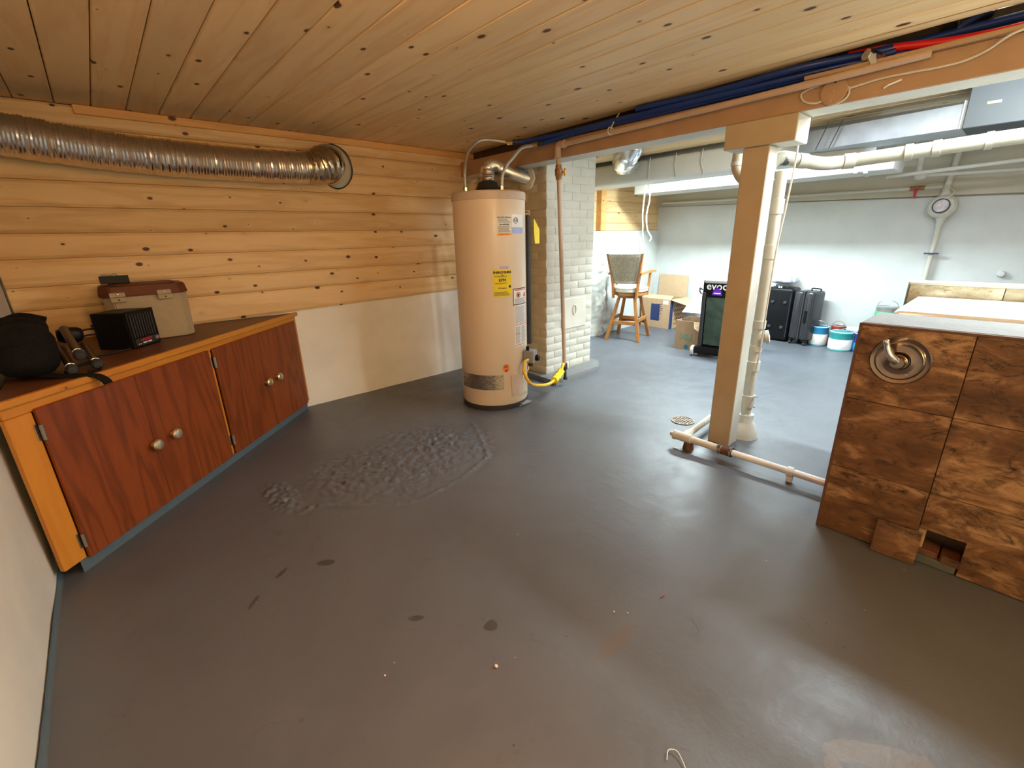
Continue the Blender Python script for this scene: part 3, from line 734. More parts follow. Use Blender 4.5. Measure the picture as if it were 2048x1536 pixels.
# draught hood + nipples
hoodC = (HC.x, HC.y)
bm = B(); lathe(bm, [(0.085, 1.565), (0.088, 1.570), (0.066, 1.615), (0.050, 1.62), (0.0, 1.62)], 28, Matrix.Translation((HC.x, HC.y, 0.012)))
for a in range(4):
    an = a*PI/2+0.5; box(bm, (HC.x+0.074*math.cos(an)-0.006, HC.y+0.074*math.sin(an)-0.006, 1.555), (HC.x+0.074*math.cos(an)+0.006, HC.y+0.074*math.sin(an)+0.006, 1.585))
obj('draught_hood', bm, 'black_metal', wh, True)
# relief valve and discharge pipe on the right side
bm = B(); tube(bm, [cpt(-10, 1.42, HRr-0.01), cpt(-10, 1.42, HRr+0.05), cpt(-10, 1.42, HRr+0.075)], 0.020, 10)
rv = obj('relief_valve', bm, 'rusty_brass', wh, True, label='brass relief valve')
bm = B(); box(bm, (2.46, 2.62, 1.40), (2.56, 2.645, 1.45), 0.004); obj('valve_lever', bm, 'rusty_brass', rv)
bm = B(); tube(bm, [cpt(-12, 1.41, HRr+0.07), cpt(-12, 0.42, HRr+0.07)], 0.019, 12); obj('discharge_pipe', bm, 'black_metal', wh, True, label='black discharge pipe')
bm = B(); quad_prism(bm, [(2.555, 2.58, 1.39), (2.60, 2.565, 1.31), (2.60, 2.565, 1.205), (2.56, 2.575, 1.205), (2.555, 2.58, 1.30)], (0.001, 0.002, 0)); tg = obj('warning_tag', bm, 'label_yellow', wh, label='yellow hanging tag')
# shims under heater
for k, (dx, dy, l, z) in enumerate([(0.0, 0.0, 0.12, 0.0), (0.018, -0.012, 0.10, 0.010)]):
    Ms = Matrix.Translation((2.20+dx, 2.385+dy, z)) @ Matrix.Rotation(0.12, 4, 'Z')
    tag(obj('wood_shim', box(B(), (0, 0, 0.001), (l, 0.10, 0.010), 0.001, Ms), 'ink_grey', None), ['lower grey wood shim tucked under the water heater', 'upper grey wood shim tucked under the water heater'][k], 'shim', 'shims under the water heater')
# braided connectors
for nm, pts, lb in (('water_connector', [(2.065, 2.77, 1.563), (2.08, 2.79, 1.70), (2.15, 2.83, 1.84), (2.26, 2.83, 1.925), (2.36, 2.76, 1.925), (2.42, 2.70, 1.910)], 'taller braided steel water hose looping off the heater top, left of the vent'),
                    ('water_connector', [(2.22, 2.56, 1.563), (2.23, 2.56, 1.66), (2.27, 2.56, 1.73), (2.32, 2.55, 1.78), (2.40, 2.54, 1.85), (2.52, 2.54, 1.880)], 'shorter braided steel water hose crossing in front of the vent')):
    t = thing(nm, lb, 'hose', pts[0], group='water heater connector hoses')
    bm = B(); tube(bm, smooth_path(pts, 8), 0.0115, 12); obj('braid', bm, 'braided', t, True)
    bm = B(); tube(bm, [Vector(pts[0]), Vector(pts[0])+Vector((0, 0, 0.035))], 0.015, 6); obj('nut', bm, 'chrome', t)
    e = Vector(pts[-1]); d = (e-Vector(pts[-2])).normalized(); bm = B(); tube(bm, [e-d*0.02, e+d*0.02], 0.014, 8); obj('brass_end', bm, 'brass', t)
# corrugated pipe helper
def corrugated(name, pts, r, amp, pitch, mat, parent=None, seg=32, wob=0.0):
    path = resample(smooth_path(pts, 20), pitch/4); rs = []
    for i in range(len(path)): rs.append(r + amp*(0.5-0.5*math.cos(2*PI*i/4.0)) + wob*pn(i*0.15, 0.3))
    bm = B(); tube(bm, path, rs, seg); return obj(name, bm, mat, parent, True)
t = thing('vent_pipe', 'short flexible metal vent pipe from the water heater into the chimney', 'vent pipe', (HC.x, HC.y, 1.63))
corrugated('flexible_tube', [(2.18, 2.66, 1.632), (2.18, 2.66, 1.67), (2.195, 2.67, 1.712), (2.25, 2.70, 1.738), (2.34, 2.74, 1.742), (2.55, 2.83, 1.732), (2.75, 2.92, 1.726), (2.875, 2.97, 1.722)], 0.043, 0.007, 0.011, 'flex_metal', t)
bm = B(); lathe(bm, [(0.058, 0.0), (0.095, 0.004), (0.090, 0.018), (0.060, 0.03)], 20, align((2.852, 2.96, 1.722), (-0.98, -0.1, 0.05)))
for v in bm.verts: v.co += Vector((0.006*pn(v.co.y*40, v.co.z*40), 0.012*pn(v.co.y*50, v.co.z*30, 3), 0.012*pn(v.co.z*50, v.co.y*30, 6)))
obj('mortar_collar', bm, 'brick_tan', t, True, label='rough mortar around the pipe end')

# ================================================================ FLEXIBLE DUCT AND PIPE RUNS
t = thing('dryer_duct', 'long shiny corrugated metal duct sagging along the pine plank wall', 'duct', (0.6, 3.45, 1.75))
corrugated('flexible_tube', [(-0.42, 3.42, 1.80), (-0.2, 3.44, 1.785), (0.1, 3.45, 1.757), (0.4, 3.455, 1.740), (0.8, 3.46, 1.735), (1.1, 3.465, 1.740), (1.33, 3.475, 1.755)], 0.097, 0.004, 0.0155, 'flex_metal', t, 40, 0.006)
bm = B(); path = resample(smooth_path([(1.22, 3.470, 1.748), (1.28, 3.475, 1.752), (1.34, 3.49, 1.768), (1.385, 3.515, 1.782)], 16), 0.006)
tube(bm, path, [0.103+0.010*abs(pn(i*0.9, 1))+0.004*math.sin(i*1.3)+0.02*(i/len(path)) for i in range(len(path))], 40)
for v in bm.verts: v.co += Vector((0.006*pn(v.co.x*60, v.co.y*60, v.co.z*60), 0.004*pn(v.co.z*60, v.co.x*60, 3), 0.008*pn(v.co.x*50, v.co.z*70, 9)))
obj('foil_tape', bm, 'tape_foil', t, True, label='crumpled foil tape around the duct end')
bm = B(); lathe(bm, [(0.100, -0.02), (0.128, -0.015), (0.132, 0.0), (0.128, 0.012), (0.100, 0.012)], 40, align((1.40, 3.520, 1.785), (0.80, 0.60, 0.04))); obj('tape_collar', bm, 'black_metal', t, True, label='dark taped collar')
bm = B(); lathe(bm, [(0.132, 0.0), (0.134, 0.004), (0.134, 0.03), (0.132, 0.034)], 40, align((1.385, 3.508, 1.784), (0.80, 0.60, 0.04))); obj('clamp_band', bm, 'chrome', t, True)
bm = B(); lathe(bm, [(0.10, 0.0), (0.10, 0.10), (0.0, 0.10)], 32, align((1.42, 3.54, 1.785), (0.35, 0.93, 0))); obj('wall_sleeve', bm, 'black_metal', t, True)
bm = B(); box(bm, (1.30, Y1+.010, 1.60), (1.72, Y1+.045, 1.96)); obj('backing_panel', bm, 'white_plaster', t, label='pale backing seen through the hole in the planks')
bm = B(); tube(bm, [(HX+HR*0.9*math.cos(a), Y1-0.022, HZ+HR*1.0*math.sin(a)) for a in [k*PI/18 for k in range(37)]], 0.005, 6, False); obj('hole_rim', bm, 'black_trim', t, True, label='dark ragged rim of the hole')

t = thing('gas_pipe', 'cream painted gas pipe along the beam and down the chimney front', 'pipe', (2.585, 2.35, 1.85))
bm = B(); tube(bm, [(2.583, 2.35, 1.857), (2.583, 0.9, 1.880), (2.60, 0.55, 1.893), (2.612, 0.42, 1.899)], 0.0155, 14); obj('horizontal_run', bm, 'tan_pipe', t, True)
gb = Vector((2.84, 2.50, 0.175)); gt = Vector((2.585, 2.365, 1.85))
bm = B(); tube(bm, [gt, gb], 0.0165, 14); obj('drop', bm, 'tan_pipe', t, True)
bm = B(); tube(bm, smooth_path([gt+Vector((0, 0, -0.06)), gt+Vector((0, 0, -0.015)), (2.583, 2.35, 1.860), (2.583, 2.30, 1.858)], 6), 0.023, 14)
lathe(bm, [(0.018, 0), (0.027, 0.001), (0.027, 0.012), (0.018, 0.013)], 16, align((2.583, 2.31, 1.858), (0, -1, 0)))
lathe(bm, [(0.018, 0), (0.027, 0.001), (0.027, 0.012), (0.018, 0.013)], 16, align(gt+Vector((0, 0, -0.06)), (0, 0, -1))); obj('elbow', bm, 'tan_pipe', t, True)
k = 0.095; vp = gt.lerp(gb, k)
bm = B(); lathe(bm, [(0.017, -0.05), (0.022, -0.048), (0.022, -0.03), (0.028, -0.02), (0.028, 0.02), (0.022, 0.03), (0.022, 0.048), (0.017, 0.05)], 12, align(vp, gb-gt)); gvv = obj('shutoff_valve', bm, 'rusty_brass', t, True, label='rusty brass shutoff valve')
bm = B(); lathe(bm, [(0.008, 0), (0.008, 0.035), (0.024, 0.036), (0.026, 0.045), (0.020, 0.052), (0.0, 0.052)], 14, align(vp, (0.7, -0.7, 0.0))); obj('hand_wheel', bm, 'valve_yellow', gvv, True)
bm = B(); lathe(bm, [(0.017, -0.03), (0.024, -0.028), (0.024, 0.028), (0.017, 0.03)], 10, align(gb, gb-gt)); obj('tee', bm, 'black_metal', t, True, label='black iron tee at the foot of the pipe')
bm = B(); tube(bm, [gb, gb+Vector((0.008, 0.0, -0.075)), gb+Vector((0.010, 0.0, -0.118))], [0.0125, 0.0125, 0.0125], 12); lathe(bm, [(0.012, -0.012), (0.019, -0.010), (0.019, 0.012), (0, 0.014)], 8, align(gb+Vector((0.010, 0, -0.112)), (0, 0, -1))); obj('drip_leg', bm, 'black_metal', t, True, label='black capped drip leg')
bm = B(); tube(bm, [(2.555, 1.90, 1.868), (2.575, 1.90, 1.905), (2.61, 1.905, 1.94), (2.64, 1.90, 1.975)], 0.004, 6); tube(bm, [(2.560+0.03*math.cos(a), 1.90, 1.868+0.022*math.sin(a)) for a in [q*PI/6 for q in range(13)]], 0.0035, 5); obj('wire_hanger', bm, 'cable_grey', t, True)

t = thing('gas_hose', 'yellow flexible gas hose between heater valve and wall pipe', 'hose', (2.3, 2.42, 0.2))
vin = Mv @ Vector((-0.085, 0.04, -0.01))
hp = [vin, vin+Vector((-0.045, -0.03, -0.012)), vin+Vector((-0.075, -0.06, -0.07)), vin+Vector((-0.04, -0.085, -0.155)), (2.36, 2.33, 0.150), (2.50, 2.36, 0.125), (2.64, 2.41, 0.135), (2.74, 2.45, 0.165), (2.79, 2.475, 0.205), gb+Vector((-0.02, -0.01, 0.01))]
bm = B(); tube(bm, smooth_path(hp, 10), 0.0125, 12); obj('coated_tube', bm, 'hose_yellow', t, True)
bm = B(); tube(bm, [gb+Vector((-0.045, -0.022, 0.022)), gb], 0.015, 6); tube(bm, [vin+Vector((-0.01, -0.006, 0)), vin+Vector((0.02, 0.0, 0))], 0.015, 6); obj('end_nuts', bm, 'brass', t)
bm = B(); tube(bm, smooth_path([(2.585, 2.388, 0.128), (2.64, 2.41, 0.135), (2.70, 2.432, 0.148), (2.735, 2.448, 0.160)], 4), [0.030+0.004*math.sin(k*1.7) for k in range(13)], 7); ht = obj('wrapped_tag', bm, 'label_yellow', t, label='yellow paper tag wrapped round the hose')
rnd = random.Random(3); bm = B()
for k in range(6):
    a = 2.2+k*0.32; p0 = Vector((2.60, 2.394, 0.131)); p1 = Vector((2.72, 2.441, 0.154)); ax = (p1-p0).normalized(); u = ax.cross(Vector((0, 0, 1))).normalized(); vv = u.cross(ax)
    off = (u*math.cos(a)+vv*math.sin(a))*0.0345
    tube(bm, [p0+off+ax*rnd.uniform(0, .02), p1+off-ax*rnd.uniform(0, .04)], 0.0011, 4)
obj('fine_print', bm, 'ink_black', ht)

# supply tubing on top of the beam
blue = [[(2.42, 2.70, 1.910), (2.50, 2.62, 1.915), (2.58, 2.40, 1.925), (2.60, 2.0, 1.930), (2.615, 1.4, 1.935), (2.64, 0.9, 1.940), (2.675, 0.62, 1.945), (2.74, 0.35, 1.950), (2.76, -0.3, 1.95)],
        [(2.52, 2.54, 1.880), (2.575, 2.42, 1.895), (2.60, 2.15, 1.918), (2.615, 1.8, 1.920), (2.65, 1.3, 1.925), (2.66, 0.75, 1.935), (2.68, 0.55, 1.955)],
        [(2.60, 1.75, 1.965), (2.615, 1.3, 1.958), (2.60, 0.9, 1.962), (2.66, 0.62, 1.965), (2.74, 0.30, 1.985), (2.76, -0.9, 1.99)]]
bl_ = ['blue water tube, upper of the pair starting at the heater hoses', 'blue water tube, lower of the pair with a brass end above the chimney', 'blue water tube running tight under the last ceiling board']
for p, lb in zip(blue, bl_):
    t = thing('water_tube', lb, 'tube', p[0], group='blue water tubes on the beam')
    bm = B(); tube(bm, smooth_path(p, 10), 0.0155, 12); obj('tube_run', bm, 'pex_blue', t, True)
    if p is not blue[2]:
        e = Vector(p[0]); d = (Vector(p[1])-e).normalized()
        bm = B(); tube(bm, [e-d*0.01, e+d*0.03], 0.0165, 8); obj('brass_fitting', bm, 'brass', t)
        bm = B(); tube(bm, [e+d*0.035, e+d*0.052], 0.0175, 12); tube(bm, [e+d*0.07, e+d*0.08], 0.0175, 12); obj('crimp_ring', bm, 'black_metal', t, True)
tag(obj('red_water_tube', tube(B(), smooth_path([(2.68, 0.72, 1.985), (2.68, 0.55, 1.968), (2.68, 0.40, 1.945), (2.665, 0.25, 1.930), (2.645, 0.12, 1.925), (2.64, -0.5, 1.925)], 8), 0.0155, 12), 'pex_red', None, True), 'red water tube crossing above the beam at the right', 'tube')
bm = B(); tube(bm, [(2.60, 0.635, 1.948), (2.66, 0.60, 1.935)], [0.022, 0.026], 8); tube(bm, [(2.61, 0.615, 1.935), (2.60, 0.60, 1.90)], [0.02, 0.012], 8)
for v in bm.verts: v.co += Vector((0.003*pn(v.co.x*200, v.co.y*200), 0.003*pn(v.co.y*200, v.co.z*200), 0))
tag(obj('tape_wrap', bm, 'foil', None), 'crumpled silvery wrap around a blue tube joint', 'pipe fitting')
bm = B(); box(bm, (2.60, Y0+.02, 1.905), (2.668, 0.86, 1.922), 0.002); tag(obj('lumber_strip', bm, 'tan_lumber'), 'thin tan lumber strip lying on the beam above the post', 'lumber strip')
# foil pieces in the joist bays
for k, (x, y, lb) in enumerate([(2.72, 0.34, 'crumpled pale duct wrap in the joist bay above the red tube'), (2.74, 1.22, 'pale duct wrap glimpsed in the joist bay above the post'), (2.76, 1.55, 'pale duct wrap glimpsed in the joist bay left of the post')]):
    bm = B(); lathe(bm, [(0.05, -0.06), (0.055, 0.0), (0.052, 0.08), (0, 0.08)], 14, align((x, y, 2.06), (0.1, 0.25, 1)))
    for v in bm.verts: v.co += Vector((0.01*pn(v.co.z*30, v.co.y*30), 0.01*pn(v.co.x*30, v.co.z*30), 0.006*pn(v.co.x*40, v.co.y*40)))
    tag(obj('duct_wrap', bm, 'foil', None, True), lb, 'insulation')

# round junction cover and its cables
t = thing('junction_cover', 'round painted electrical junction cover on the beam face', 'junction box', (2.63, 0.735, 1.838))
bm = B(); lathe(bm, [(0.052, 0.0), (0.053, 0.012), (0.050, 0.015), (0.0, 0.015)], 32, align((2.63, 0.735, 1.838), (-1, 0, 0))); obj('cover_plate', bm, 'beam_tan', t, True)
for (dy, dz, mt) in ((0.0, 0.036, 'ink_black'), (0.0, 0.0, 'tan_paint'), (0.006, -0.036, 'tan_paint')):
    bm = B(); lathe(bm, [(0.005, 0), (0.0045, 0.003), (0, 0.004)], 10, align((2.615, 0.735+dy, 1.838+dz), (-1, 0, 0))); obj('screw', bm, mt, t, True)
tag(obj('cable', tube(B(), smooth_path([(2.622, 0.684, 1.838), (2.622, 0.64, 1.843), (2.622, 0.574, 1.850), (2.622, 0.48, 1.849), (2.622, 0.386, 1.846), (2.622, 0.317, 1.850), (2.620, 0.26, 1.868), (2.60, 0.21, 1.895), (2.60, 0.15, 1.91)], 8), 0.0042, 8), 'cable_grey', None, True), 'thin painted cable waving along the beam right of the junction cover', 'cable')
tag(obj('cable', tube(B(), smooth_path([(2.623, 0.768, 1.815), (2.622, 0.80, 1.806), (2.622, 0.85, 1.822), (2.622, 0.868, 1.855), (2.622, 0.835, 1.872)], 8)+[Vector((2.622, 0.80, 1.874))], 0.0042, 8), 'cable_grey', None, True), 'short looped cable left of the junction cover', 'cable')
tag(obj('cable', tube(B(), smooth_path([(2.622, 0.683, 1.846), (2.620, 0.676, 1.82), (2.621, 0.690, 1.798), (2.623, 0.720, 1.787), (2.623, 0.745, 1.790)], 8), 0.0042, 8), 'cable_grey', None, True), 'white cable curling under the junction cover', 'cable')
tag(obj('cable_staple', tube(B(), [(2.624, 0.555, 1.812), (2.615, 0.54, 1.818), (2.622, 0.50, 1.830)], 0.0035, 6), 'cable_white'), 'paint-clogged staple on the beam right of the junction cover', 'staple')

# ---- drain stack behind the post
t = thing('drain_stack', 'white drain stack standing right behind the square post', 'drain pipe', (2.86, 1.0, 0))
sx, sy = 2.86, 0.985
bm = B(); tube(bm, [(sx, sy, 0.05), (sx, sy, 1.56)], 0.031, 20); obj('pipe', bm, 'white_pipe', t, True)
bm = B(); lathe(bm, [(0.088, -0.002), (0.083, 0.02), (0.064, 0.085), (0.050, 0.10), (0.047, 0.15), (0.035, 0.155)], 20, Matrix.Translation((sx, sy, 0)))
for v in bm.verts: v.co += Vector((0.008*pn(v.co.y*20, v.co.z*20), 0.008*pn(v.co.x*20, v.co.z*20, 2), 0))
obj('floor_bell', bm, 'white_pipe', t, True, label='painted cast base flaring onto the floor')
for z0, z1, r in ((0.20, 0.28, 0.040), (0.44, 0.50, 0.040), (0.56, 0.60, 0.038), (0.70, 0.75, 0.038), (1.10, 1.18, 0.037), (1.34, 1.42, 0.037)):
    bm = B(); lathe(bm, [(0.03, z0), (r, z0+0.002), (r, z1-0.002), (0.03, z1)], 20, Matrix.Translation((sx, sy, 0))); obj('coupling', bm, 'white_pipe', t, True)
bm = B(); lathe(bm, [(0.030, 0), (0.030, 0.045), (0.040, 0.046), (0.040, 0.065), (0.0, 0.07)], 20, align((sx, sy, 0.64), (0.3, -0.95, 0.25))); obj('cleanout_plug', bm, 'white_pipe', t, True)
bm = B(); tube(bm, [(sx-.01, sy-.045, 0.28), (sx-.03, sy-.06, 0.285)], 0.006, 6); tube(bm, [(sx-.01, sy-.045, 0.215), (sx-.03, sy-.055, 0.215)], 0.006, 6); obj('clamp_screw', bm, 'white_pipe', t)

t = thing('overhead_drain', 'thick cream drain pipe running overhead to the right of the post', 'drain pipe', (3.0, 0.6, 1.62))
pth = [(2.865, 1.05, 1.53), (2.87, 1.05, 1.60), (2.90, 1.01, 1.630), (2.97, 0.95, 1.618), (3.06, 0.87, 1.598), (3.14, 0.80, 1.600), (3.18, 0.72, 1.608), (3.22, 0.50, 1.620), (3.26, 0.10, 1.638), (3.34, -0.7, 1.66)]
bm = B(); tube(bm, smooth_path(pth, 8), 0.034, 20); obj('pipe', bm, 'cream_drain', t, True)
def sleeve(p, d, r, l, mt='cream_drain', nm='coupling'):
    bm = B(); lathe(bm, [(r-0.008, -l/2), (r, -l/2+0.002), (r, l/2-0.002), (r-0.008, l/2)], 20, align(p, d)); return obj(nm, bm, mt, t, True)
sleeve((2.985, 0.937, 1.613), (0.75, -0.65, -0.1), 0.0385, 0.05); sleeve((3.165, 0.76, 1.604), (0.45, -0.88, 0.03), 0.039, 0.055)
sleeve((3.215, 0.52, 1.619), (0.17, -0.98, 0.05), 0.039, 0.035); sleeve((3.23, 0.415, 1.623), (0.1, -0.99, 0.05), 0.039, 0.035)
sleeve((3.247, 0.235, 1.632), (0.1, -0.99, 0.05), 0.039, 0.03); sleeve((3.26, 0.10, 1.638), (0.1, -0.99, 0.05), 0.039, 0.03)
sleeve((2.915, 1.00, 1.628), (0.8, -0.6, -0.05), 0.036, 0.035, 'black_trim', 'rubber_sleeve')
t = thing('trap_elbow', 'tan painted curved trap pipe left of the post top', 'pipe', (2.93, 1.25, 1.6))
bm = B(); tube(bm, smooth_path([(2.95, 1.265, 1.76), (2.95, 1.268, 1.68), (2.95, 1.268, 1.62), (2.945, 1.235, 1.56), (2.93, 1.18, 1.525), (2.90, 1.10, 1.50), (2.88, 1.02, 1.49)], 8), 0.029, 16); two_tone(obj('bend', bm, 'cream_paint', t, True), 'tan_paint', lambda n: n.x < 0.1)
for p, d in (((2.95, 1.268, 1.635), (0, 0, 1)), ((2.937, 1.205, 1.538), (-.2, -.8, -.5))):
    bm = B(); lathe(bm, [(0.026, -0.012), (0.034, -0.010), (0.034, 0.010), (0.026, 0.012)], 16, align(p, d)); obj('collar', bm, 'cream_paint', t, True)
tag(obj('hanging_cable', tube(B(), smooth_path([(2.80, 0.90, 1.79), (2.80, 0.905, 1.678), (2.79, 0.903, 1.574), (2.79, 0.915, 1.357), (2.795, 0.930, 1.152), (2.80, 0.935, 0.875), (2.80, 0.936, 0.576), (2.80, 0.95, 0.40), (2.805, 0.972, 0.29)], 8), 0.0048, 8), 'cable_grey', None, True), 'pale twin cable hanging down beside the post', 'cable')

# ---- floor pipe
t = thing('floor_pipe', 'white pipe lying just above the floor from post to tub', 'pipe', (2.43, 0.9, 0.06))
A = Vector((2.425, 1.165, 0.070)); Bp = Vector((2.445, 0.28, 0.055))
bm = B(); tube(bm, [A, A.lerp(Bp, 0.30)], 0.0215, 16); obj('near_pipe', bm, 'cream_paint', t, True)
bm = B(); tube(bm, [A.lerp(Bp, 0.30), Bp], 0.0185, 16); obj('far_pipe', bm, 'tub_white', t, True, label='bright white plastic pipe')
bm = B(); tube(bm, [A, A+Vector((0.30, 0.02, 0.0)), A+Vector((0.50, 0.03, 0.0))], 0.0215, 16); obj('branch_pipe', bm, 'cream_paint', t, True)
bm = B(); tube(bm, [A+Vector((0, 0.055, 0)), A+Vector((0, -0.05, 0))], 0.028, 16); tube(bm, [A, A+Vector((0.07, 0.004, 0))], 0.028, 16); te = obj('tee', bm, 'cream_paint', t, True)
bm = B(); lathe(bm, [(0.031, 0), (0.031, 0.012), (0.022, 0.014), (0.012, 0.02), (0, 0.02)], 16, align(A+Vector((0, 0.05, 0)), (0, 1, 0))); box(bm, (A.x-0.011, A.y+0.06, A.z-0.011), (A.x+0.011, A.y+0.085, A.z+0.011), 0.002); obj('cleanout_plug', bm, 'cream_paint', te)
c = A.lerp(Bp, 0.295); bm = B(); tube(bm, [c+Vector((0, 0.03, 0)), c+Vector((0, -0.028, 0))], 0.027, 16); obj('rubber_coupling', bm, 'rust', t, True, label='dark rubber coupling with clamps')
for dy in (0.042, -0.022):
    bm = B(); tube(bm, [c+Vector((0, dy+0.006, 0)), c+Vector((0, dy-0.006, 0))], 0.029, 16); box(bm, (c.x-0.03, c.y+dy-0.006, c.z+0.018), (c.x-0.008, c.y+dy+0.006, c.z+0.034)); obj('clamp', bm, 'steel_hinge', t)
c = A.lerp(Bp, 0.66); bm = B(); tube(bm, [c+Vector((0, 0.014, 0)), c+Vector((0, -0.014, 0))], 0.026, 16); box(bm, (c.x-0.012, c.y-0.014, c.z-0.055), (c.x+0.012, c.y+0.014, c.z-0.01)); obj('pipe_bracket', bm, 'tub_white', t)
bm = B(); tube(bm, [(A.x+0.012, A.y-0.03, -0.004), (A.x+0.010, A.y-0.03, 0.05)], [0.034, 0.026], 10); obj('rusty_foot', bm, 'rust', t, True, label='rusty stub under the tee')

# floor drain grate
t = thing('floor_drain', 'small oval rusty floor drain grate near the post', 'drain', (2.812, 1.37, 0))
bm = B(); lathe(bm, [(0.0, 0.001), (0.078, 0.001), (0.078, 0.006), (0.070, 0.006), (0.068, 0.003), (0.0, 0.003)], 32, Matrix.Translation((2.812, 1.37, 0))); obj('rim', bm, 'drain_iron', t, True)
bm = B()
for i in range(-3, 4):
    for j in range(-3, 4):
        if i*i+j*j < 11:
            bmesh.ops.create_cube(bm, size=1, matrix=Matrix.Translation((2.812+i*0.019, 1.37+j*0.019, 0.0045)) @ Matrix.Rotation(0.78*(i+j), 4, 'Z') @ Matrix.Diagonal((0.011, 0.004, 0.004, 1)))
g_ = obj('grate_bars', bm, 'rust', t); g_['kind'] = 'stuff'

# ---- ducts in the far room
t = thing('painted_duct', 'wide cream painted duct under the far room ceiling', 'duct', (4.3, 2.5, 1.85))
bm = B(); box(bm, (4.18, 0.92, 1.748), (4.52, Y1-.005, 1.945), 0.03, seg=3); obj('duct_body', bm, 'duct_paint', t, True)
for y in (2.62, 2.35, 2.10):
    bm = B(); tube(bm, [(4.172, y, 1.955), (4.172, y+0.01, 1.85), (4.172, y-0.01+random.uniform(-.02, .02), 1.77), (4.20, y, 1.742)], 0.004, 6); obj('wire', bm, 'cable_grey', t, True)
t = thing('lower_duct', 'lower cream painted box duct nearer the far wall', 'duct', (5.2, 2.1, 1.78))
bm = B(); box(bm, (5.0, 0.885, 1.712), (5.42, 3.33, 1.86), 0.006); obj('duct_body', bm, 'duct_paint', t)
bm = B(); box(bm, (4.994, 1.12, 1.706), (5.426, 1.15, 1.865), 0.003); obj('seam_band', bm, 'duct_paint', t)
for y in (1.05, 3.1):
    obj('hanger_strap', box(B(), (4.995, y, 1.70), (4.999, y+0.03, 2.0)), 'duct_paint', t)
t = thing('steel_duct', 'bare galvanised duct below the far pine ceiling', 'duct', (3.95, 0.8, 1.85))
bm = B(); quad_prism(bm, [(4.03, 1.30, 1.80), (3.775, 0.39, 1.775), (4.05, 0.31, 1.775), (4.30, 1.22, 1.80)], (0, 0, 0.125)); obj('duct_body', bm, 'galvanised', t)
bm = B(); box(bm, (3.765, 0.380, 1.770), (3.80, 0.415, 1.915), 0.002); obj('seam_flange', bm, 'galvanised', t)
for y in (1.02, 1.10):
    bm = B(); tube(bm, [(3.93, y, 1.95), (3.945, y+0.06, 1.79)], 0.003, 5); obj('wire', bm, 'black_metal', t)
t = thing('grey_trunk_duct', 'large smooth grey sheet metal duct at the upper right edge', 'duct', (3.9, 0.0, 1.85))
bm = B(); box(bm, (3.70, -1.4, 1.76), (4.15, 0.392, 1.975), 0.004); obj('duct_body', bm, 'grey_sheet', t)
bm = B(); box(bm, (3.696, 0.262, 1.865), (3.70, 0.315, 1.876)); lb = obj('sticker', bm, 'paper_white', t, label='white and yellow sticker')
bm = B(); box(bm, (3.694, 0.292, 1.8655), (3.696, 0.314, 1.8755)); obj('sticker_end', bm, 'label_yellow', lb)
t = thing('foil_duct', 'crinkled foil flexible duct end hanging below the beam by the chimney', 'duct', (3.8, 2.75, 1.9))
bm = B(); pts_ = smooth_path([(3.72, 2.50, 2.02), (3.75, 2.56, 1.95), (3.82, 2.66, 1.905), (3.93, 2.76, 1.90), (4.12, 2.80, 1.92)], 8)
tube(bm, pts_, [0.085, 0.09]+[0.095]*(len(pts_)-3)+[0.09], 24)
for v in bm.verts: v.co += Vector((0.014*pn(v.co.y*30, v.co.z*22), 0.014*pn(v.co.x*30, v.co.z*22, 2), 0.012*pn(v.co.x*26, v.co.y*26, 5)))
obj('foil_sleeve', bm, 'foil', t, True)
bm = B(); tube(bm, [(3.62, 2.90, 1.93), (3.66, 2.72, 1.975), (3.68, 2.62, 1.985)], 0.008, 6); obj('support_stick', bm, 'pine_trim', t)

# ---- far wall pipes, meter, valve
t = thing('wall_water_pipe', 'thin white pipe along the far wall with a red handled valve', 'pipe', (6.03, 1.9, 1.62))
bm = B(); tube(bm, [(6.03, 3.55, 1.66), (6.03, 2.05, 1.628), (6.03, 0.86, 1.612), (6.02, 0.66, 1.612)], 0.015, 12); obj('pipe', bm, 'white_pipe', t, True)
bm = B(); tube(bm, [(6.03, 0.90, 1.612), (6.03, 0.79, 1.612)], 0.021, 10); tube(bm, [(6.03, 0.845, 1.612), (5.99, 0.845, 1.612)], 0.014, 8); v_ = obj('ball_valve', bm, 'rusty_brass', t, True)
bm = B(); box(bm, (5.985, 0.836, 1.520), (5.992, 0.860, 1.615), 0.003); obj('lever', bm, 'red_handle', v_, label='red lever handle')
t = thing('upper_wall_pipe', 'upper thin white pipe below the far ceiling', 'pipe', (5.9, .5, 1.8))
bm = B(); tube(bm, [(5.55, 1.02, 1.700), (5.55, 0.05, 1.742), (5.55, -1.2, 1.76)], 0.016, 12); obj('pipe', bm, 'white_pipe', t, True)
t = thing('lower_wall_pipe', 'lower thin white pipe with elbow turning up to the duct', 'pipe', (5.85, .5, 1.72))
bm = B(); tube(bm, [(5.85, 0.83, 1.712), (5.85, 0.18, 1.690), (5.85, -1.2, 1.70)], 0.016, 12); obj('pipe', bm, 'white_pipe', t, True)
bm = B(); tube(bm, [(5.85, 0.835, 1.70), (5.80, 0.83, 1.98)], 0.024, 12); obj('riser', bm, 'white_pipe', t, True)
bm = B(); tube(bm, smooth_path([(5.85, 0.78, 1.710), (5.85, 0.835, 1.705), (5.848, 0.835, 1.76)], 5), 0.030, 12); obj('elbow', bm, 'white_pipe', t, True)
t = thing('water_meter', 'round painted water meter on the far wall with gauge window', 'water meter', (6.0, 0.63, 1.44))
bm = B(); lathe(bm, [(0.03, -0.06), (0.085, -0.05), (0.105, -0.02), (0.105, 0.02), (0.085, 0.045), (0.064, 0.05)], 28, align((6.02, 0.63, 1.435), (-1, 0.1, 0.1)))
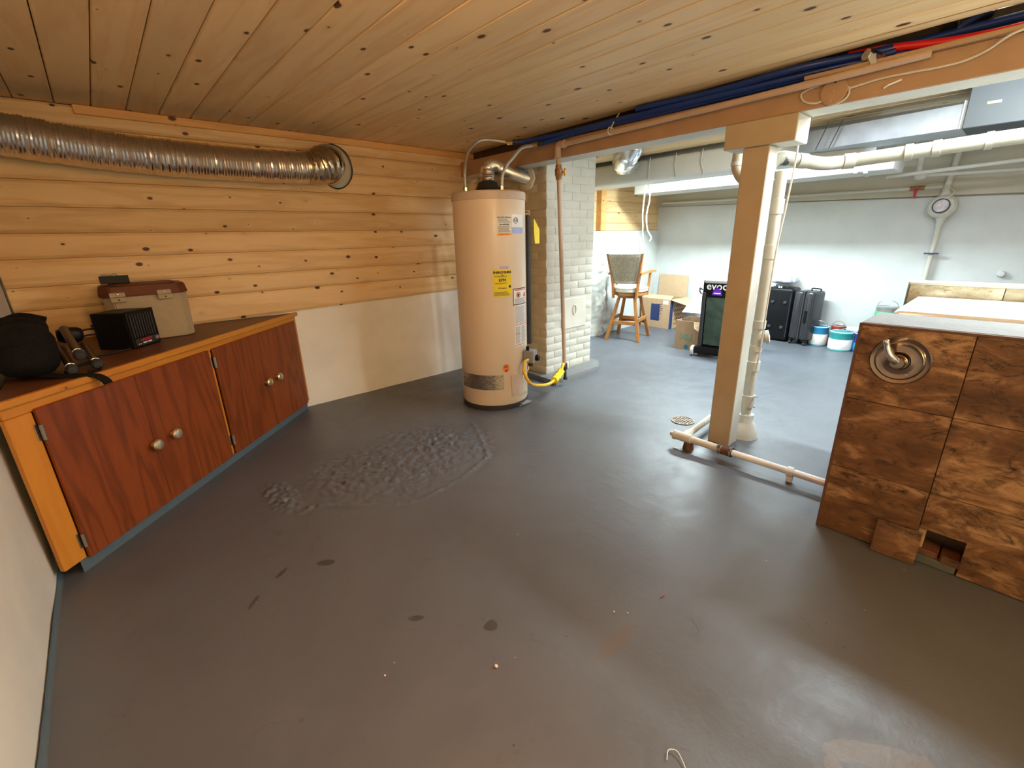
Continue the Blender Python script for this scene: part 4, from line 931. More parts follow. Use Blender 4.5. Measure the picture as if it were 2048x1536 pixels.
bm2 = None; obj('body', bm, 'white_pipe', t, True)
bm = B(); lathe(bm, [(0.055, 0.0), (0.064, 0.0), (0.064, 0.018), (0.055, 0.018)], 24, align((5.966, 0.634, 1.439), (-1, 0.1, 0.1)), caps=False); obj('dial_ring', bm, 'black_trim', t, True)
bm = B(); lathe(bm, [(0.057, 0.0), (0.057, 0.010), (0, 0.010)], 24, align((5.966, 0.634, 1.439), (-1, 0.1, 0.1))); obj('dial_face', bm, 'gauge_face', t, True)
bm = B(); tube(bm, [(6.03, 0.63, 1.53), (6.03, 0.633, 1.57), (6.03, 0.635, 1.62)], [0.045, 0.028, 0.03], 14); tube(bm, [(6.03, 0.62, 1.35), (6.04, 0.62, 1.30), (6.05, 0.625, 1.25)], [0.045, 0.030, 0.026], 14); obj('coupling', bm, 'white_pipe', t, True)
bm = B(); tube(bm, [(6.03, 0.635, 1.60), (6.0, 0.60, 1.98)], 0.024, 14); obj('riser', bm, 'white_pipe', t, True)
bm = B(); tube(bm, smooth_path([(6.05, 0.625, 1.26), (6.055, 0.625, 1.05), (6.06, 0.628, 0.85), (6.065, 0.64, 0.05)], 6), 0.021, 12); obj('supply_pipe', bm, 'white_pipe', t, True)
bm = B(); box(bm, (6.02, 0.575, 1.005), (6.05, 0.68, 1.017)); obj('pipe_clamp', bm, 'print_blue', t)
bm = B(); tube(bm, smooth_path([(5.95, 0.62, 1.50), (5.94, 0.585, 1.52), (5.97, 0.57, 1.56), (6.0, 0.60, 1.59)], 5), 0.004, 6); obj('seal_wire', bm, 'cable_grey', t, True)

# ---- pull cords
for k, (pts, lb) in enumerate([([(4.70, 3.0, 1.86), (4.705, 3.0, 1.823), (4.71, 3.0, 1.70), (4.70, 3.005, 1.50), (4.712, 3.0, 1.35), (4.72, 3.0, 1.26), (4.77, 3.0, 1.10)], 'white pull cord hanging to the stool back, left one'),
                              ([(4.80, 3.0, 1.86), (4.805, 3.0, 1.82), (4.80, 2.995, 1.75), (4.815, 3.0, 1.62), (4.80, 3.01, 1.52), (4.775, 3.0, 1.42), (4.80, 2.99, 1.30), (4.83, 2.955, 1.22), (4.82, 2.965, 1.18)], 'crinkled white pull cord with loose end, right one')]):
    tag(obj('pull_cord', tube(B(), smooth_path(pts, 6), 0.0075, 8), 'cable_white', None, True), lb, 'cord', 'pull cords in the far room')
bm = B(); quad_prism(bm, [(4.655, 3.0, 1.215), (4.70, 3.0, 1.218), (4.74, 3.0, 1.05), (4.70, 3.0, 1.045)], (0.0, 0.004, 0)); tag(obj('hang_tag', bm, 'stool_fabric'), 'small grey paper strip hanging by the left pull cord', 'tag')

# ================================================================ CORNER CABINET
CA = math.atan2(0.701, 0.713)
cb = thing('corner_cabinet', 'low stained wood cabinet set diagonally across the left corner', 'cabinet', (-0.373, 2.254, 0), CA)
W = 1.925
def lbox(n, a, b, mat, parent, bev=0.002, label=None): return obj(n, box(B(), a, b, bev), mat, parent, local=True, label=label)
# carcass: triangular body
Ti = chain(cb).inverted()
def loc(x, y, z): return Ti @ Vector((x, y, z))
c1, c2, c3 = loc(-0.375, 3.575, 0), Vector((0.03, 0.02, 0)), Vector((1.86, 0.02, 0))
bm = B(); quad_prism(bm, [(c2.x, c2.y, 0.055), (c3.x, c3.y, 0.055), (c1.x, c1.y, 0.055)], (0, 0, 0.655)); obj('carcass', bm, 'counter_oak', cb, local=True)
bm = B(); quad_prism(bm, [(0.060, -0.016, 0.0), (1.90, -0.016, 0.0), (c1.x, c1.y-0.1, 0.0)], (0, 0, 0.053)); obj('toe_kick', bm, 'toe_blue', cb, local=True, label='blue grey painted toe board')
t1, t2, t3 = Vector((0.0, -0.004, 0)), Vector((1.952, -0.004, 0)), loc(-0.385, 3.585, 0)
bm = B(); quad_prism(bm, [(t1.x, t1.y, 0.735), (t2.x, t2.y, 0.735), (t3.x, t3.y, 0.735)], (0, 0, 0.020)); obj('countertop', bm, 'counter_oak', cb, local=True, label='dark brown triangular counter surface')
obj('nosing', box(B(), (-0.012, -0.030, 0.728), (1.962, -0.004, 0.757), 0.006, seg=2), 'amber_pine', cb, local=True)
obj('top_rail', box(B(), (0.0, -0.018, 0.690), (1.935, 0.004, 0.7275), 0.003), 'amber_pine', cb, local=True)
lbox('stile', (0.0, -0.018, 0.055), (0.088, 0.004, 0.6895), 'amber_pine_upright', cb)
lbox('stile', (0.984, -0.018, 0.055), (1.014, 0.004, 0.6895), 'amber_pine_upright', cb)
lbox('stile', (1.893, -0.018, 0.055), (1.935, 0.004, 0.6895), 'amber_pine_upright', cb)
doors = [(0.090, 0.5115, 0.495, 0.362), (0.5130, 0.982, 0.613, 0.366), (1.016, 1.4600, 1.417, 0.375), (1.4615, 1.891, 1.54, 0.376)]
for k, (a, b, kx, kz) in enumerate(doors):
    d = obj('door', box(B(), (a, -0.034, 0.050), (b, -0.0185, 0.700), 0.003), 'stained_oak', cb, local=True)
    kb = B(); lathe(kb, [(0.011, 0.0), (0.010, 0.014), (0.015, 0.020), (0.025, 0.024), (0.026, 0.031), (0.021, 0.039), (0.0, 0.044)], 20, Matrix.Translation((kx, -0.034, kz)) @ Matrix.Rotation(PI/2, 4, 'X'))
    ko = obj('knob', kb, 'brass_knob', d, local=True, smooth=True)
    ko.matrix_parent_inverse = Matrix.Identity(4)
    hx = [a-0.008, None, a-0.010, None][k]
    if hx:
        for hz in ((0.610, 0.136) if k == 0 else (0.622, 0.143)):
            h = B(); box(h, (hx-0.006, -0.021, hz-0.032), (hx+0.004, -0.018, hz+0.032), 0.001); tube(h, [(hx+0.006, -0.033, hz-0.030), (hx+0.006, -0.033, hz+0.030)], 0.0065, 8)
            obj('hinge', h, 'steel_hinge', d, local=True)

# ================================================================ THINGS ON THE CABINET
ZT = 0.757
# cooler
ck = thing('cooler_box', 'old beige cooler box with brown lid by the pine wall', 'cooler', (0.155, 3.33, ZT))
def chamfer_box(x0, x1, y0, y1, z0, z1, c, f=0.0):
    bm = B(); P0 = [(x0+c, y0), (x1-c, y0), (x1, y0+c), (x1, y1-c), (x1-c, y1), (x0+c, y1), (x0, y1-c), (x0, y0+c)]
    mx, my = (x0+x1)/2, (y0+y1)/2
    a = [bm.verts.new((x, y, z0)) for x, y in P0]; b = [bm.verts.new((mx+(x-mx)*(1+f), my+(y-my)*(1+f), z1)) for x, y in P0]
    bm.faces.new(a); bm.faces.new(list(reversed(b)))
    for i in range(8): bm.faces.new((a[i], a[(i+1) % 8], b[(i+1) % 8], b[i]))
    bmesh.ops.bevel(bm, geom=bm.edges[:], offset=0.005, segments=2, affect='EDGES'); return bm
obj('body', chamfer_box(-0.015, 0.345, 3.185, 3.455, ZT+0.001, 1.000, 0.04, 0.03), 'cooler_beige', ck, True)
ld = obj('lid', chamfer_box(-0.035, 0.358, 3.172, 3.468, 1.001, 1.055, 0.045, -0.05), 'cooler_brown', ck, True, label='brown plastic lid')
obj('lid_panel', chamfer_box(0.02, 0.31, 3.21, 3.43, 1.0555, 1.062, 0.03), 'cooler_brown', ld, True)
for x in (0.045, 0.245):
    bm = B(); box(bm, (x-0.035, 3.160, 0.975), (x+0.035, 3.176, 1.000), 0.003); box(bm, (x-0.035, 3.163, 1.0005), (x+0.03, 3.172, 1.025), 0.003); lt = obj('latch', bm, 'cooler_beige', ck)
    bm = B(); lathe(bm, [(0.005, 0), (0.004, 0.004), (0, 0.005)], 8, align((x, 3.160, 0.988), (0, -1, 0))); obj('rivet', bm, 'cooler_brown', lt)
    bm = B(); lathe(bm, [(0.005, 0), (0.004, 0.004), (0, 0.005)], 8, align((x, 3.163, 1.014), (0, -1, 0))); obj('rivet', bm, 'chrome', lt)
# black tray on the cooler
tr = thing('black_bracket', 'small black plastic bracket lying on the cooler lid', 'bracket', (0.055, 3.36, 1.063))
bm = B(); box(bm, (-0.01, 3.33, 1.0635), (0.115, 3.345, 1.105), 0.002); box(bm, (-0.01, 3.345, 1.0635), (0.115, 3.40, 1.069), 0.002); obj('plate', bm, 'black_plastic', tr)
bm = B(); tube(bm, smooth_path([(0.0, 3.36, 1.069), (0.0, 3.355, 1.105), (0.015, 3.352, 1.112), (0.04, 3.352, 1.108), (0.065, 3.352, 1.114), (0.072, 3.356, 1.075)], 5), 0.003, 6); obj('wire_clip', bm, 'ink_grey', tr, True)
# black heater / speaker box
FX = Vector((0.167-0.052, 3.096-2.947, 0)).normalized(); ang = math.atan2(FX.y, FX.x)
hb = thing('black_fan_heater', 'small black box heater with louvred front beside the cooler', 'heater', (0.052, 2.947, ZT), ang)
obj('shell', box(B(), (0, 0.012, 0.0), (0.190, 0.175, 0.184), 0.006, seg=2), 'black_plastic', hb, local=True)
obj('front_frame', box(B(), (-0.002, 0.0, -0.0005), (0.192, 0.013, 0.187), 0.003), 'black_plastic', hb, local=True)
for k in range(9):
    obj('louvre', box(B(), (0.012+k*0.0185, -0.004, 0.052), (0.018+k*0.0185, 0.001, 0.170), 0.001), 'black_trim', hb, local=True)
pnl = obj('control_panel', box(B(), (0.012, -0.003, 0.008), (0.180, 0.001, 0.045), 0.001), 'black_trim', hb, local=True)
def dsub(n, a, b, mt): 
    bmx = box(B(), a, b, 0.0008); return obj(n, bmx, mt, pnl, local=True)
dsub('display', (0.050, -0.005, 0.030), (0.125, -0.003, 0.042), 'red_handle'); dsub('button', (0.055, -0.006, 0.017), (0.083, -0.003, 0.024), 'paper_white'); dsub('button', (0.090, -0.006, 0.017), (0.118, -0.003, 0.024), 'paper_white')
dsub('button', (0.022, -0.006, 0.016), (0.028, -0.003, 0.021), 'paper_cream'); dsub('button', (0.036, -0.006, 0.016), (0.042, -0.003, 0.021), 'paper_cream'); dsub('knob', (0.150, -0.012, 0.022), (0.168, -0.003, 0.038), 'ink_grey')
tag(obj('power_cord', tube(B(), smooth_path([(-0.02, 3.085, 0.80), (-0.07, 3.06, 0.835), (-0.13, 3.0, 0.842), (-0.17, 2.93, 0.80), (-0.165, 2.86, 0.765), (-0.10, 2.86, 0.764), (-0.02, 2.90, 0.764), (0.03, 2.935, 0.764)], 8), 0.0045, 8), 'cable_black', None, True), 'black power cord looping behind the small black heater', 'cord')
tag(obj('power_cord', tube(B(), smooth_path([(-0.02, 3.10, 0.83), (-0.09, 3.08, 0.865), (-0.16, 3.02, 0.86), (-0.185, 2.93, 0.85), (-0.20, 2.87, 0.90)], 8), 0.0045, 8), 'cable_black', None, True), 'brown looped cord running behind the tripod', 'cord')
# backpack
bp = thing('backpack', 'black backpack slumped on the left end of the cabinet', 'backpack', (-0.30, 2.70, ZT))
def blob(c, r, n=24, p=2.3, amp=0.06, fr=7, flat=None):
    bm = B(); bmesh.ops.create_uvsphere(bm, u_segments=n*2, v_segments=n, radius=1.0)
    for v in bm.verts:
        d = v.co.normalized(); k = (abs(d.x)**p+abs(d.y)**p+abs(d.z)**p)**(-1/p)
        k *= 1+amp*pn(d.x*2+fr, d.y*2, d.z*2)+amp*0.45*pn(d.x*fr, d.y*fr, d.z*fr)
        v.co = Vector((c[0]+d.x*k*r[0], c[1]+d.y*k*r[1], c[2]+d.z*k*r[2]))
        if flat is not None and v.co.z < flat: v.co.z = flat
    return bm
bm = blob((-0.300, 2.665, 0.862), (0.098, 0.165, 0.108), flat=ZT+0.001); obj('main_bag', bm, 'black_cloth', bp, True)
bm = blob((-0.305, 2.78, 0.925), (0.085, 0.11, 0.062), 18, 2.2, 0.1); obj('top_flap', bm, 'black_cloth', bp, True)
bm = blob((-0.290, 2.60, 0.845), (0.092, 0.12, 0.080), 18, 2.6, 0.05, flat=ZT+0.002); obj('front_pocket', bm, 'black_cloth', bp, True)
bm = B(); tube(bm, smooth_path([(-0.36, 2.72, 0.93), (-0.375, 2.75, 0.965), (-0.34, 2.80, 0.975), (-0.29, 2.83, 0.985), (-0.22, 2.82, 0.96)], 6), 0.012, 8); obj('carry_loop', bm, 'black_cloth', bp, True)
def strap(pts, w, th):
    bm = B(); fr = frame_pts(smooth_path(pts, 6)); rows = []
    for p, n, b in fr:
        rows.append([bm.verts.new(p+b*w/2+n*th/2), bm.verts.new(p-b*w/2+n*th/2), bm.verts.new(p-b*w/2-n*th/2), bm.verts.new(p+b*w/2-n*th/2)])
    for a, b in zip(rows, rows[1:]):
        for k in range(4): bm.faces.new((a[k], a[(k+1) % 4], b[(k+1) % 4], b[k]))
    bm.faces.new(rows[0]); bm.faces.new(list(reversed(rows[-1]))); return bm
def strap_h(pts, side, w, th):
    """flat strap: width along the given side vector"""
    bm = B(); s = Vector(side).normalized(); P_ = smooth_path(pts, 6); rows = []
    for i, p in enumerate(P_):
        t_ = (P_[min(i+1, len(P_)-1)]-P_[max(0, i-1)]).normalized(); n = t_.cross(s).normalized()
        rows.append([bm.verts.new(p+s*w/2+n*th/2), bm.verts.new(p-s*w/2+n*th/2), bm.verts.new(p-s*w/2-n*th/2), bm.verts.new(p+s*w/2-n*th/2)])
    for a, b in zip(rows, rows[1:]):
        for k in range(4): bm.faces.new((a[k], a[(k+1) % 4], b[(k+1) % 4], b[k]))
    bm.faces.new(rows[0]); bm.faces.new(list(reversed(rows[-1]))); return bm
obj('shoulder_strap', strap_h([(-0.26, 2.53, 0.775), (-0.215, 2.50, 0.768), (-0.155, 2.475, 0.763), (-0.105, 2.462, 0.752), (-0.082, 2.452, 0.730), (-0.075, 2.448, 0.715)], (0.713, 0.701, 0), 0.038, 0.004), 'black_cloth', bp)
obj('webbing_loop', strap_h([(-0.20, 2.535, 0.768), (-0.16, 2.54, 0.785), (-0.115, 2.56, 0.790), (-0.085, 2.56, 0.770), (-0.095, 2.53, 0.760), (-0.13, 2.50, 0.761)], (0.3, 0.3, 0.9), 0.016, 0.003), 'black_cloth', bp)
# tripod (folded) beside the bag
tp_ = thing('folded_tripod', 'folded brown metal tripod lying against the black backpack', 'tripod', (-0.17, 2.72, ZT))
for k, (a, b) in enumerate([((-0.178, 2.86, 0.905), (-0.142, 2.58, 0.835)), ((-0.130, 2.83, 0.825), (-0.098, 2.585, 0.785)), ((-0.205, 2.80, 0.825), (-0.175, 2.545, 0.785))]):
    a, b = Vector(a), Vector(b); lg = obj('leg', tube(B(), [a, b], 0.0165, 14), 'tripod_brown', tp_, True)
    d = (b-a).normalized()
    for q in (0.015, 0.032):
        r_ = B(); lathe(r_, [(0.017, 0), (0.0195, 0.001), (0.0195, 0.005), (0.017, 0.006)], 14, align(b+d*(q-0.02), d)); obj('ring', r_, 'chrome', lg, True)
    r_ = B(); lathe(r_, [(0.020, 0), (0.021, 0.006), (0.021, 0.020), (0.014, 0.030), (0.0, 0.032)], 14, align(b+d*0.012, d)); obj('foot', r_, 'rubber', lg, True)
bm = blob((-0.165, 2.865, 0.875), (0.045, 0.035, 0.035), 10, 3, 0.1); obj('head', bm, 'black_plastic', tp_, True)

# ================================================================ TUB
tb = thing('bathtub_surround', 'brown travertine tiled bathtub surround in the right foreground', 'bathtub', (2.5, -0.1, 0))
TX, TY = 2.13, 0.37; TYe = -1.20
bm = B()
for a, b in (((TX+.012, TYe, 0.0), (TX+.30, -0.085, 0.903)), ((TX+.012, 0.055, 0.0), (TX+.30, TY-.012, 0.903)), ((TX+.012, -0.085, 0.152), (TX+.30, 0.055, 0.903)), ((TX+.16, -0.085, 0.0), (TX+.30, 0.055, 0.152))): box(bm, a, b)
box(bm, (TX+.30, TYe, 0.0), (3.03, TY-.012, 0.60)); obj('frame', bm, 'grout', tb)
# hole: the tile with a cut-out
def ftile(y0, y1, z0, z1, nm='tile', mat='travertine', x=TX, d=0.011):
    g = 0.0012; return obj(nm, box(B(), (x, y0+g, z0+g), (x+d, y1-g, z1-g), 0.0012), mat, tb)
rows_ = [(0.004, 0.303), (0.303, 0.606), (0.606, 0.904)]; cols = [(0.052, TY), (-0.268, 0.052), (-0.588, -0.268), (-0.908, -0.588), (TYe, -0.908)]
for (z0, z1) in rows_:
    for (y0, y1) in cols:
        if z0 < 0.1 and y1 == 0.052:
            bm = B(); g = 0.0012
            ring = [(0.052-g, 0.303-g), (0.052-g, 0.152), (-0.078, 0.150), (-0.080, 0.062), (0.052-g-0.06, 0.062), (-0.010, 0.030), (-0.08, 0.006), (-0.268+g, 0.006), (-0.268+g, 0.303-g)]
            # two clean rectangles around the hole
            box(bm, (TX, -0.268+g, 0.006), (TX+.011, -0.080, 0.303-g), 0.001); box(bm, (TX, -0.0802, 0.150), (TX+.011, 0.052-g, 0.303-g), 0.001); box(bm, (TX+.001, -0.0802, 0.034), (TX+.011, -0.030, 0.064), 0.001)
            obj('tile', bm, 'travertine', tb, label='notched tile around the access hole')
        else: ftile(y0, y1, z0, z1)
for (z0, z1) in rows_:     # end face tiles, facing the post
    for k in range(3):
        x0 = TX+.012+k*0.30; g = .0012
        obj('tile', box(B(), (x0+g, TY-.011, z0+g), (min(x0+0.30, 3.03)-g, TY, z1-g), 0.001), 'travertine', tb) if not (z1 > 0.7 and k > 0) else None
obj('edge_trim', box(B(), (TX-.004, TY-.006, 0.0), (TX+.006, TY+.004, 0.905), 0.001), 'tile_edge', tb, label='dark brown metal corner edge')
obj('edge_trim', box(B(), (TX-.004, TYe, 0.901), (TX+.006, TY+.004, 0.910), 0.001), 'tile_edge', tb, label='dark brown metal top edge')
bm = B(); box(bm, (TX+.004, TYe, 0.9035), (TX+.305, TY, 0.912), 0.002); obj('ledge', bm, 'mortar_grey', tb, label='grey unfinished ledge behind the tile')
# bathtub shell
bm = B(); tx0, tx1, ty0, ty1 = TX+.305, 3.03, -1.15, 0.325
def rr(x0, x1, y0, y1, r, z, n=6):
    pts = []
    for (cx_, cy_, a0) in ((x1-r, y1-r, 0), (x0+r, y1-r, PI/2), (x0+r, y0+r, PI), (x1-r, y0+r, 3*PI/2)):
        for k in range(n+1): a = a0+k*PI/2/n; pts.append((cx_+r*math.cos(a), cy_+r*math.sin(a), z))
    return pts
loops = [rr(tx0, tx1, ty0, ty1, 0.02, 0.60), rr(tx0, tx1, ty0, ty1, 0.02, 0.915), rr(tx0+.006, tx1-.006, ty0+.006, ty1-.006, 0.02, 0.924), rr(tx0+.06, tx1-.07, ty0+.10, ty1-.13, 0.14, 0.924), rr(tx0+.075, tx1-.085, ty0+.115, ty1-.145, 0.13, 0.910), rr(tx0+.12, tx1-.12, ty0+.2, ty1-.26, 0.10, 0.68), rr(tx0+.16, tx1-.16, ty0+.26, ty1-.32, 0.08, 0.65)]
V_ = [[bm.verts.new(p) for p in l] for l in loops]
for a, b in zip(V_, V_[1:]):
    n = len(a)
    for k in range(n): bm.faces.new((a[k], a[(k+1) % n], b[(k+1) % n], b[k]))
bm.faces.new(V_[-1]); bm.faces.new(list(reversed(V_[0]))); obj('tub', bm, 'tub_white', tb, True, label='glossy white bathtub')
# back upstand
bm = B(); box(bm, (3.055, TYe, 0.60), (3.14, 0.368, 0.985)); obj('upstand', bm, 'grout', tb)
y = 0.366
bk = tb
while y > TYe+.05:
    y0 = y-0.335
    for z0, z1 in ((0.60, 0.888), (0.889, 0.978)):
        obj('tile', box(B(), (3.043, y0+.0015, z0+.001), (3.056, y-.0015, z1), 0.001), 'travertine_pale' if z0 > .7 else 'travertine_pale', tb)
    y = y0
obj('edge_trim', box(B(), (3.040, 0.366, 0.60), (3.146, 0.372, 0.990), 0.001), 'mortar_grey', tb, label='grey metal end edge of the back upstand')
obj('cap', box(B(), (3.036, TYe, 0.979), (3.148, 0.370, 0.993), 0.004, seg=2), 'tile_cap', tb, label='cream cap strip on the back upstand')
# brickwork in hole
for k in range(2):
    obj('brick', box(B(), (TX+.02, -0.02-k*0.06, 0.004), (TX+.11, 0.05-k*0.075, 0.055-k*0.004), 0.003), 'red_brick', tb)
obj('block', box(B(), (TX+.004, -0.075, 0.002), (TX+.05, 0.050, 0.034), 0.003), 'block_grey', tb)
obj('stud', box(B(), (TX+.03, 0.030, 0.035), (TX+.07, 0.054, 0.15), 0.002), 'tan_lumber', tb)
lt_ = thing('loose_tile', 'small loose square of travertine leaning against the surround by the hole', 'tile', (2.10, 0.105, 0), rot=(0, 0.17, 0))
obj('tile_piece', box(B(), (-0.010, -0.068, 0.0015), (0.0, 0.068, 0.138), 0.001), 'travertine', lt_, local=True)
# shower valve trim
ev = thing('shower_valve', 'round bronze toned shower valve plate with lever on the tiles', 'faucet', (2.13, 0.232, 0.785))
Mf = align((2.130, 0.232, 0.785), (-1, 0, 0))
bm = B(); lathe(bm, [(0.088, 0.0), (0.0895, 0.004), (0.086, 0.008), (0.080, 0.006), (0.074, 0.005), (0.071, 0.011), (0.067, 0.013), (0.063, 0.0115), (0.045, 0.012), (0.034, 0.015), (0.030, 0.010), (0.0, 0.010)], 48, Mf); obj('escutcheon', bm, 'bronze', ev, True)
bm = B(); lathe(bm, [(0.028, 0.016), (0.027, 0.03), (0.024, 0.032), (0.023, 0.050), (0.020, 0.056), (0.0, 0.057)], 28, Mf); obj('hub', bm, 'bronze', ev, True)
bm = B(); tube(bm, smooth_path([(2.085, 0.238, 0.790), (2.068, 0.250, 0.806), (2.062, 0.262, 0.828), (2.060, 0.270, 0.852), (2.056, 0.276, 0.868)], 6), [0.017, 0.0165, 0.016, 0.0155, 0.015, 0.0142, 0.0135, 0.013, 0.0125, 0.012, 0.0115, 0.011, 0.0105, 0.010, 0.010, 0.0095, 0.0095, 0.0095, 0.0095, 0.010, 0.010, 0.010, 0.010, 0.009, 0.006], 14); obj('lever', bm, 'chrome', ev, True, label='shiny lever handle')
for dy, dz in ((-0.03, -0.045), (0.05, 0.05)):
    bm = B(); lathe(bm, [(0.005, 0), (0.004, 0.003), (0, 0.003)], 10, align((2.115, 0.232+dy, 0.785+dz), (-1, 0, 0))); obj('screw', bm, 'steel_hinge', ev)

# ================================================================ BAR STOOL
st = thing('bar_stool', 'oak swivel bar stool with woven grey back and cream seat', 'stool', (4.86, 3.215, 0), math.radians(15))
def leg_bm(x0, y0, x1, y1, z1, w0=0.040, w1=0.034):
    bm = B(); a = []; b = []
    for sx_, sy_ in ((-1, -1), (1, -1), (1, 1), (-1, 1)):
        a.append(bm.verts.new((x0+sx_*w0/2, y0+sy_*w0/2, 0.0))); b.append(bm.verts.new((x1+sx_*w1/2, y1+sy_*w1/2, z1)))
    bm.faces.new(a); bm.faces.new(list(reversed(b)))
    for i in range(4): bm.faces.new((a[i], a[(i+1) % 4], b[(i+1) % 4], b[i]))
    bmesh.ops.bevel(bm, geom=bm.edges[:], offset=0.005, segments=2, affect='EDGES'); return bm
# local: +x is the way the stool faces, -x towards the camera
for sx_ in (-1, 1):
    for sy_ in (-1, 1):
        obj('leg', leg_bm(sx_*0.215, sy_*0.205, sx_*0.105, sy_*0.10, 0.52), 'stool_oak', st, local=True)
def bar(a, b, w, h):
    a, b = Vector(a), Vector(b); d = (b-a); l = d.length
    return box(B(), (-l/2, -w/2, -h/2), (l/2, w/2, h/2), 0.005, Matrix.Translation((a+b)/2) @ Matrix.Rotation(math.atan2(d.y, d.x), 4, 'Z'), 2)
for z, r in ((0.215, 0.172),):
    obj('stretcher', bar((-r, -r, z), (-r, r, z), 0.022, 0.045), 'stool_oak', st, local=True)
    obj('stretcher', bar((-r, r, z+.04), (r, r, z+.04), 0.022, 0.045), 'stool_oak', st, local=True)
    obj('stretcher', bar((r, -r, z+.01), (r, r, z+.01), 0.022, 0.045), 'stool_oak', st, local=True)
    obj('stretcher', bar((-r, -r, z+.04), (r, -r, z+.04), 0.022, 0.045), 'stool_oak', st, local=True)
bm = B(); grid_fn(bm, 14, 3, lambda u, v: (0.172+0.075*math.sin(PI*u)*1.0+(v-0.5)*0.0, -0.17+0.34*u, 0.17+0.06*v)); bmesh.ops.solidify(bm, geom=bm.faces[:], thickness=0.02); obj('foot_rest', bm, 'stool_oak', st, True, local=True)
bm = B(); lathe(bm, [(0.0, 0.515), (0.14, 0.515), (0.155, 0.525), (0.155, 0.54), (0.185, 0.545), (0.205, 0.552), (0.205, 0.578), (0.195, 0.585), (0.0, 0.585)], 32); obj('seat_frame', bm, 'stool_oak', st, True, local=True)
bm = B(); lathe(bm, [(0.0, 0.586), (0.195, 0.586), (0.212, 0.598), (0.216, 0.620), (0.210, 0.642), (0.18, 0.658), (0.10, 0.664), (0.0, 0.665)], 40); 
for v in bm.verts: v.co.x *= 1.06
se = obj('seat', bm, 'stool_cream', st, True, local=True, label='round cream upholstered seat cushion')
bm = B(); tube(bm, [(0.2175*1.06*math.cos(a), 0.2175*math.sin(a), 0.632) for a in [k*PI/20 for k in range(41)]], 0.004, 6, False); obj('piping', bm, 'stool_fabric', se, True, local=True)
# back rest, wider at the top, leaning back
bm = B()
def bk_(u, v, s):
    w = 0.145+0.065*v; y = (u-0.5)*2*w; z = 0.695+0.345*v; x = -0.195-0.075*v-0.030*(1-(2*u-1)**2)+s; return (x, y, z)
grid_fn(bm, 14, 10, lambda u, v: bk_(u, v, 0.0)); bmesh.ops.solidify(bm, geom=bm.faces[:], thickness=-0.040)
bmesh.ops.bevel(bm, geom=[e for e in bm.edges if e.calc_face_angle(0) > 1.0], offset=0.012, segments=3, affect='EDGES'); obj('backrest', bm, 'stool_fabric', st, True, local=True, label='woven grey brown backrest')
for s_ in (-1, 1):
    bm = B(); quad_prism(bm, [(-0.215, s_*0.155, 0.52), (-0.165, s_*0.155, 0.52), (-0.170, s_*0.165, 0.70), (-0.245, s_*0.222, 1.045), (-0.275, s_*0.222, 1.045), (-0.215, s_*0.165, 0.70)], (0, -s_*0.020, 0))
    obj('back_post', bm, 'stool_oak', st, local=True)
    bm = B(); quad_prism(bm, [(-0.235, s_*0.205, 0.800), (0.09, s_*0.235, 0.815), (0.145, s_*0.265, 0.815), (0.135, s_*0.205, 0.815), (0.08, s_*0.190, 0.815), (-0.225, s_*0.17, 0.800)], (0, 0, 0.024)); obj('armrest', bm, 'stool_oak', st, local=True)
    bm = B(); quad_prism(bm, [(0.10, s_*0.225, 0.814), (0.065, s_*0.225, 0.814), (0.045, s_*0.205, 0.545), (0.085, s_*0.205, 0.545)], (0, -s_*0.022, 0)); obj('arm_post', bm, 'stool_oak', st, local=True)

# ================================================================ BOXES
def carton(name, label, x0, y0, x1, y1, z1, rotz=0.0, wall=0.006):
    t = thing(name, label, 'box', (x0, y0, 0), rotz); w_, d_ = x1-x0, y1-y0
    for n_, a, b in (('front_panel', (0, 0, 0.001), (wall, d_, z1)), ('back_panel', (w_-wall, 0, 0.001), (w_, d_, z1)), ('side_panel', (wall, 0, 0.001), (w_-wall, wall, z1)), ('side_panel', (wall, d_-wall, 0.001), (w_-wall, d_, z1)), ('bottom', (wall, wall, 0.001), (w_-wall, d_-wall, 0.008))):
        obj(n_, box(B(), a, b), 'cardboard', t, local=True)
    return t, w_, d_
def flap(t, pts, mat='cardboard_inside', n=(0, 0, 0.005), label=None): return obj('flap', quad_prism(B(), pts, n), mat, t, local=True, label=label)
def flat_text(t, s, size, M4, mat, bold=0.0):
    bm = text_bm(s, size, 0.0006, bold); bm.transform(M4); return obj('lettering', bm, mat, t, local=True)
# facing -x frame: text x axis -> -y, text y -> z, normal -> -x
def MX(x, y, z): return Matrix(((0, 0, -1, x), (-1, 0, 0, y), (0, 1, 0, z), (0, 0, 0, 1)))
def MY(x, y, z): return Matrix(((1, 0, 0, x), (0, 0, -1, y), (0, 1, 0, z), (0, 0, 0, 1)))
t, w_, d_ = carton('moving_box', 'large open brown moving box with blue print behind the stool', 5.66, 3.10, 6.04, 3.56, 0.40, math.radians(-4))
flap(t, [(w_-.006, 0, 0.40), (w_-.006, d_, 0.40), (w_+.01, d_, 0.70), (w_+.01, 0, 0.70)], n=(0.004, 0, 0), label='tall raised back flap')
flap(t, [(0, 0.0, 0.40), (w_, 0.0, 0.40), (w_+.02, -0.26, 0.30), (0.02, -0.26, 0.34)], label='side flap bent outward')
flap(t, [(0, 0, 0.40), (0, d_, 0.40), (0.10, d_-.02, 0.44), (0.10, 0.02, 0.44)], n=(0, 0, 0.004))
obj('printed_panel', box(B(), (-0.0015, d_-.30, 0.10), (0.0, d_-.16, 0.33)), 'print_blue', t, local=True)
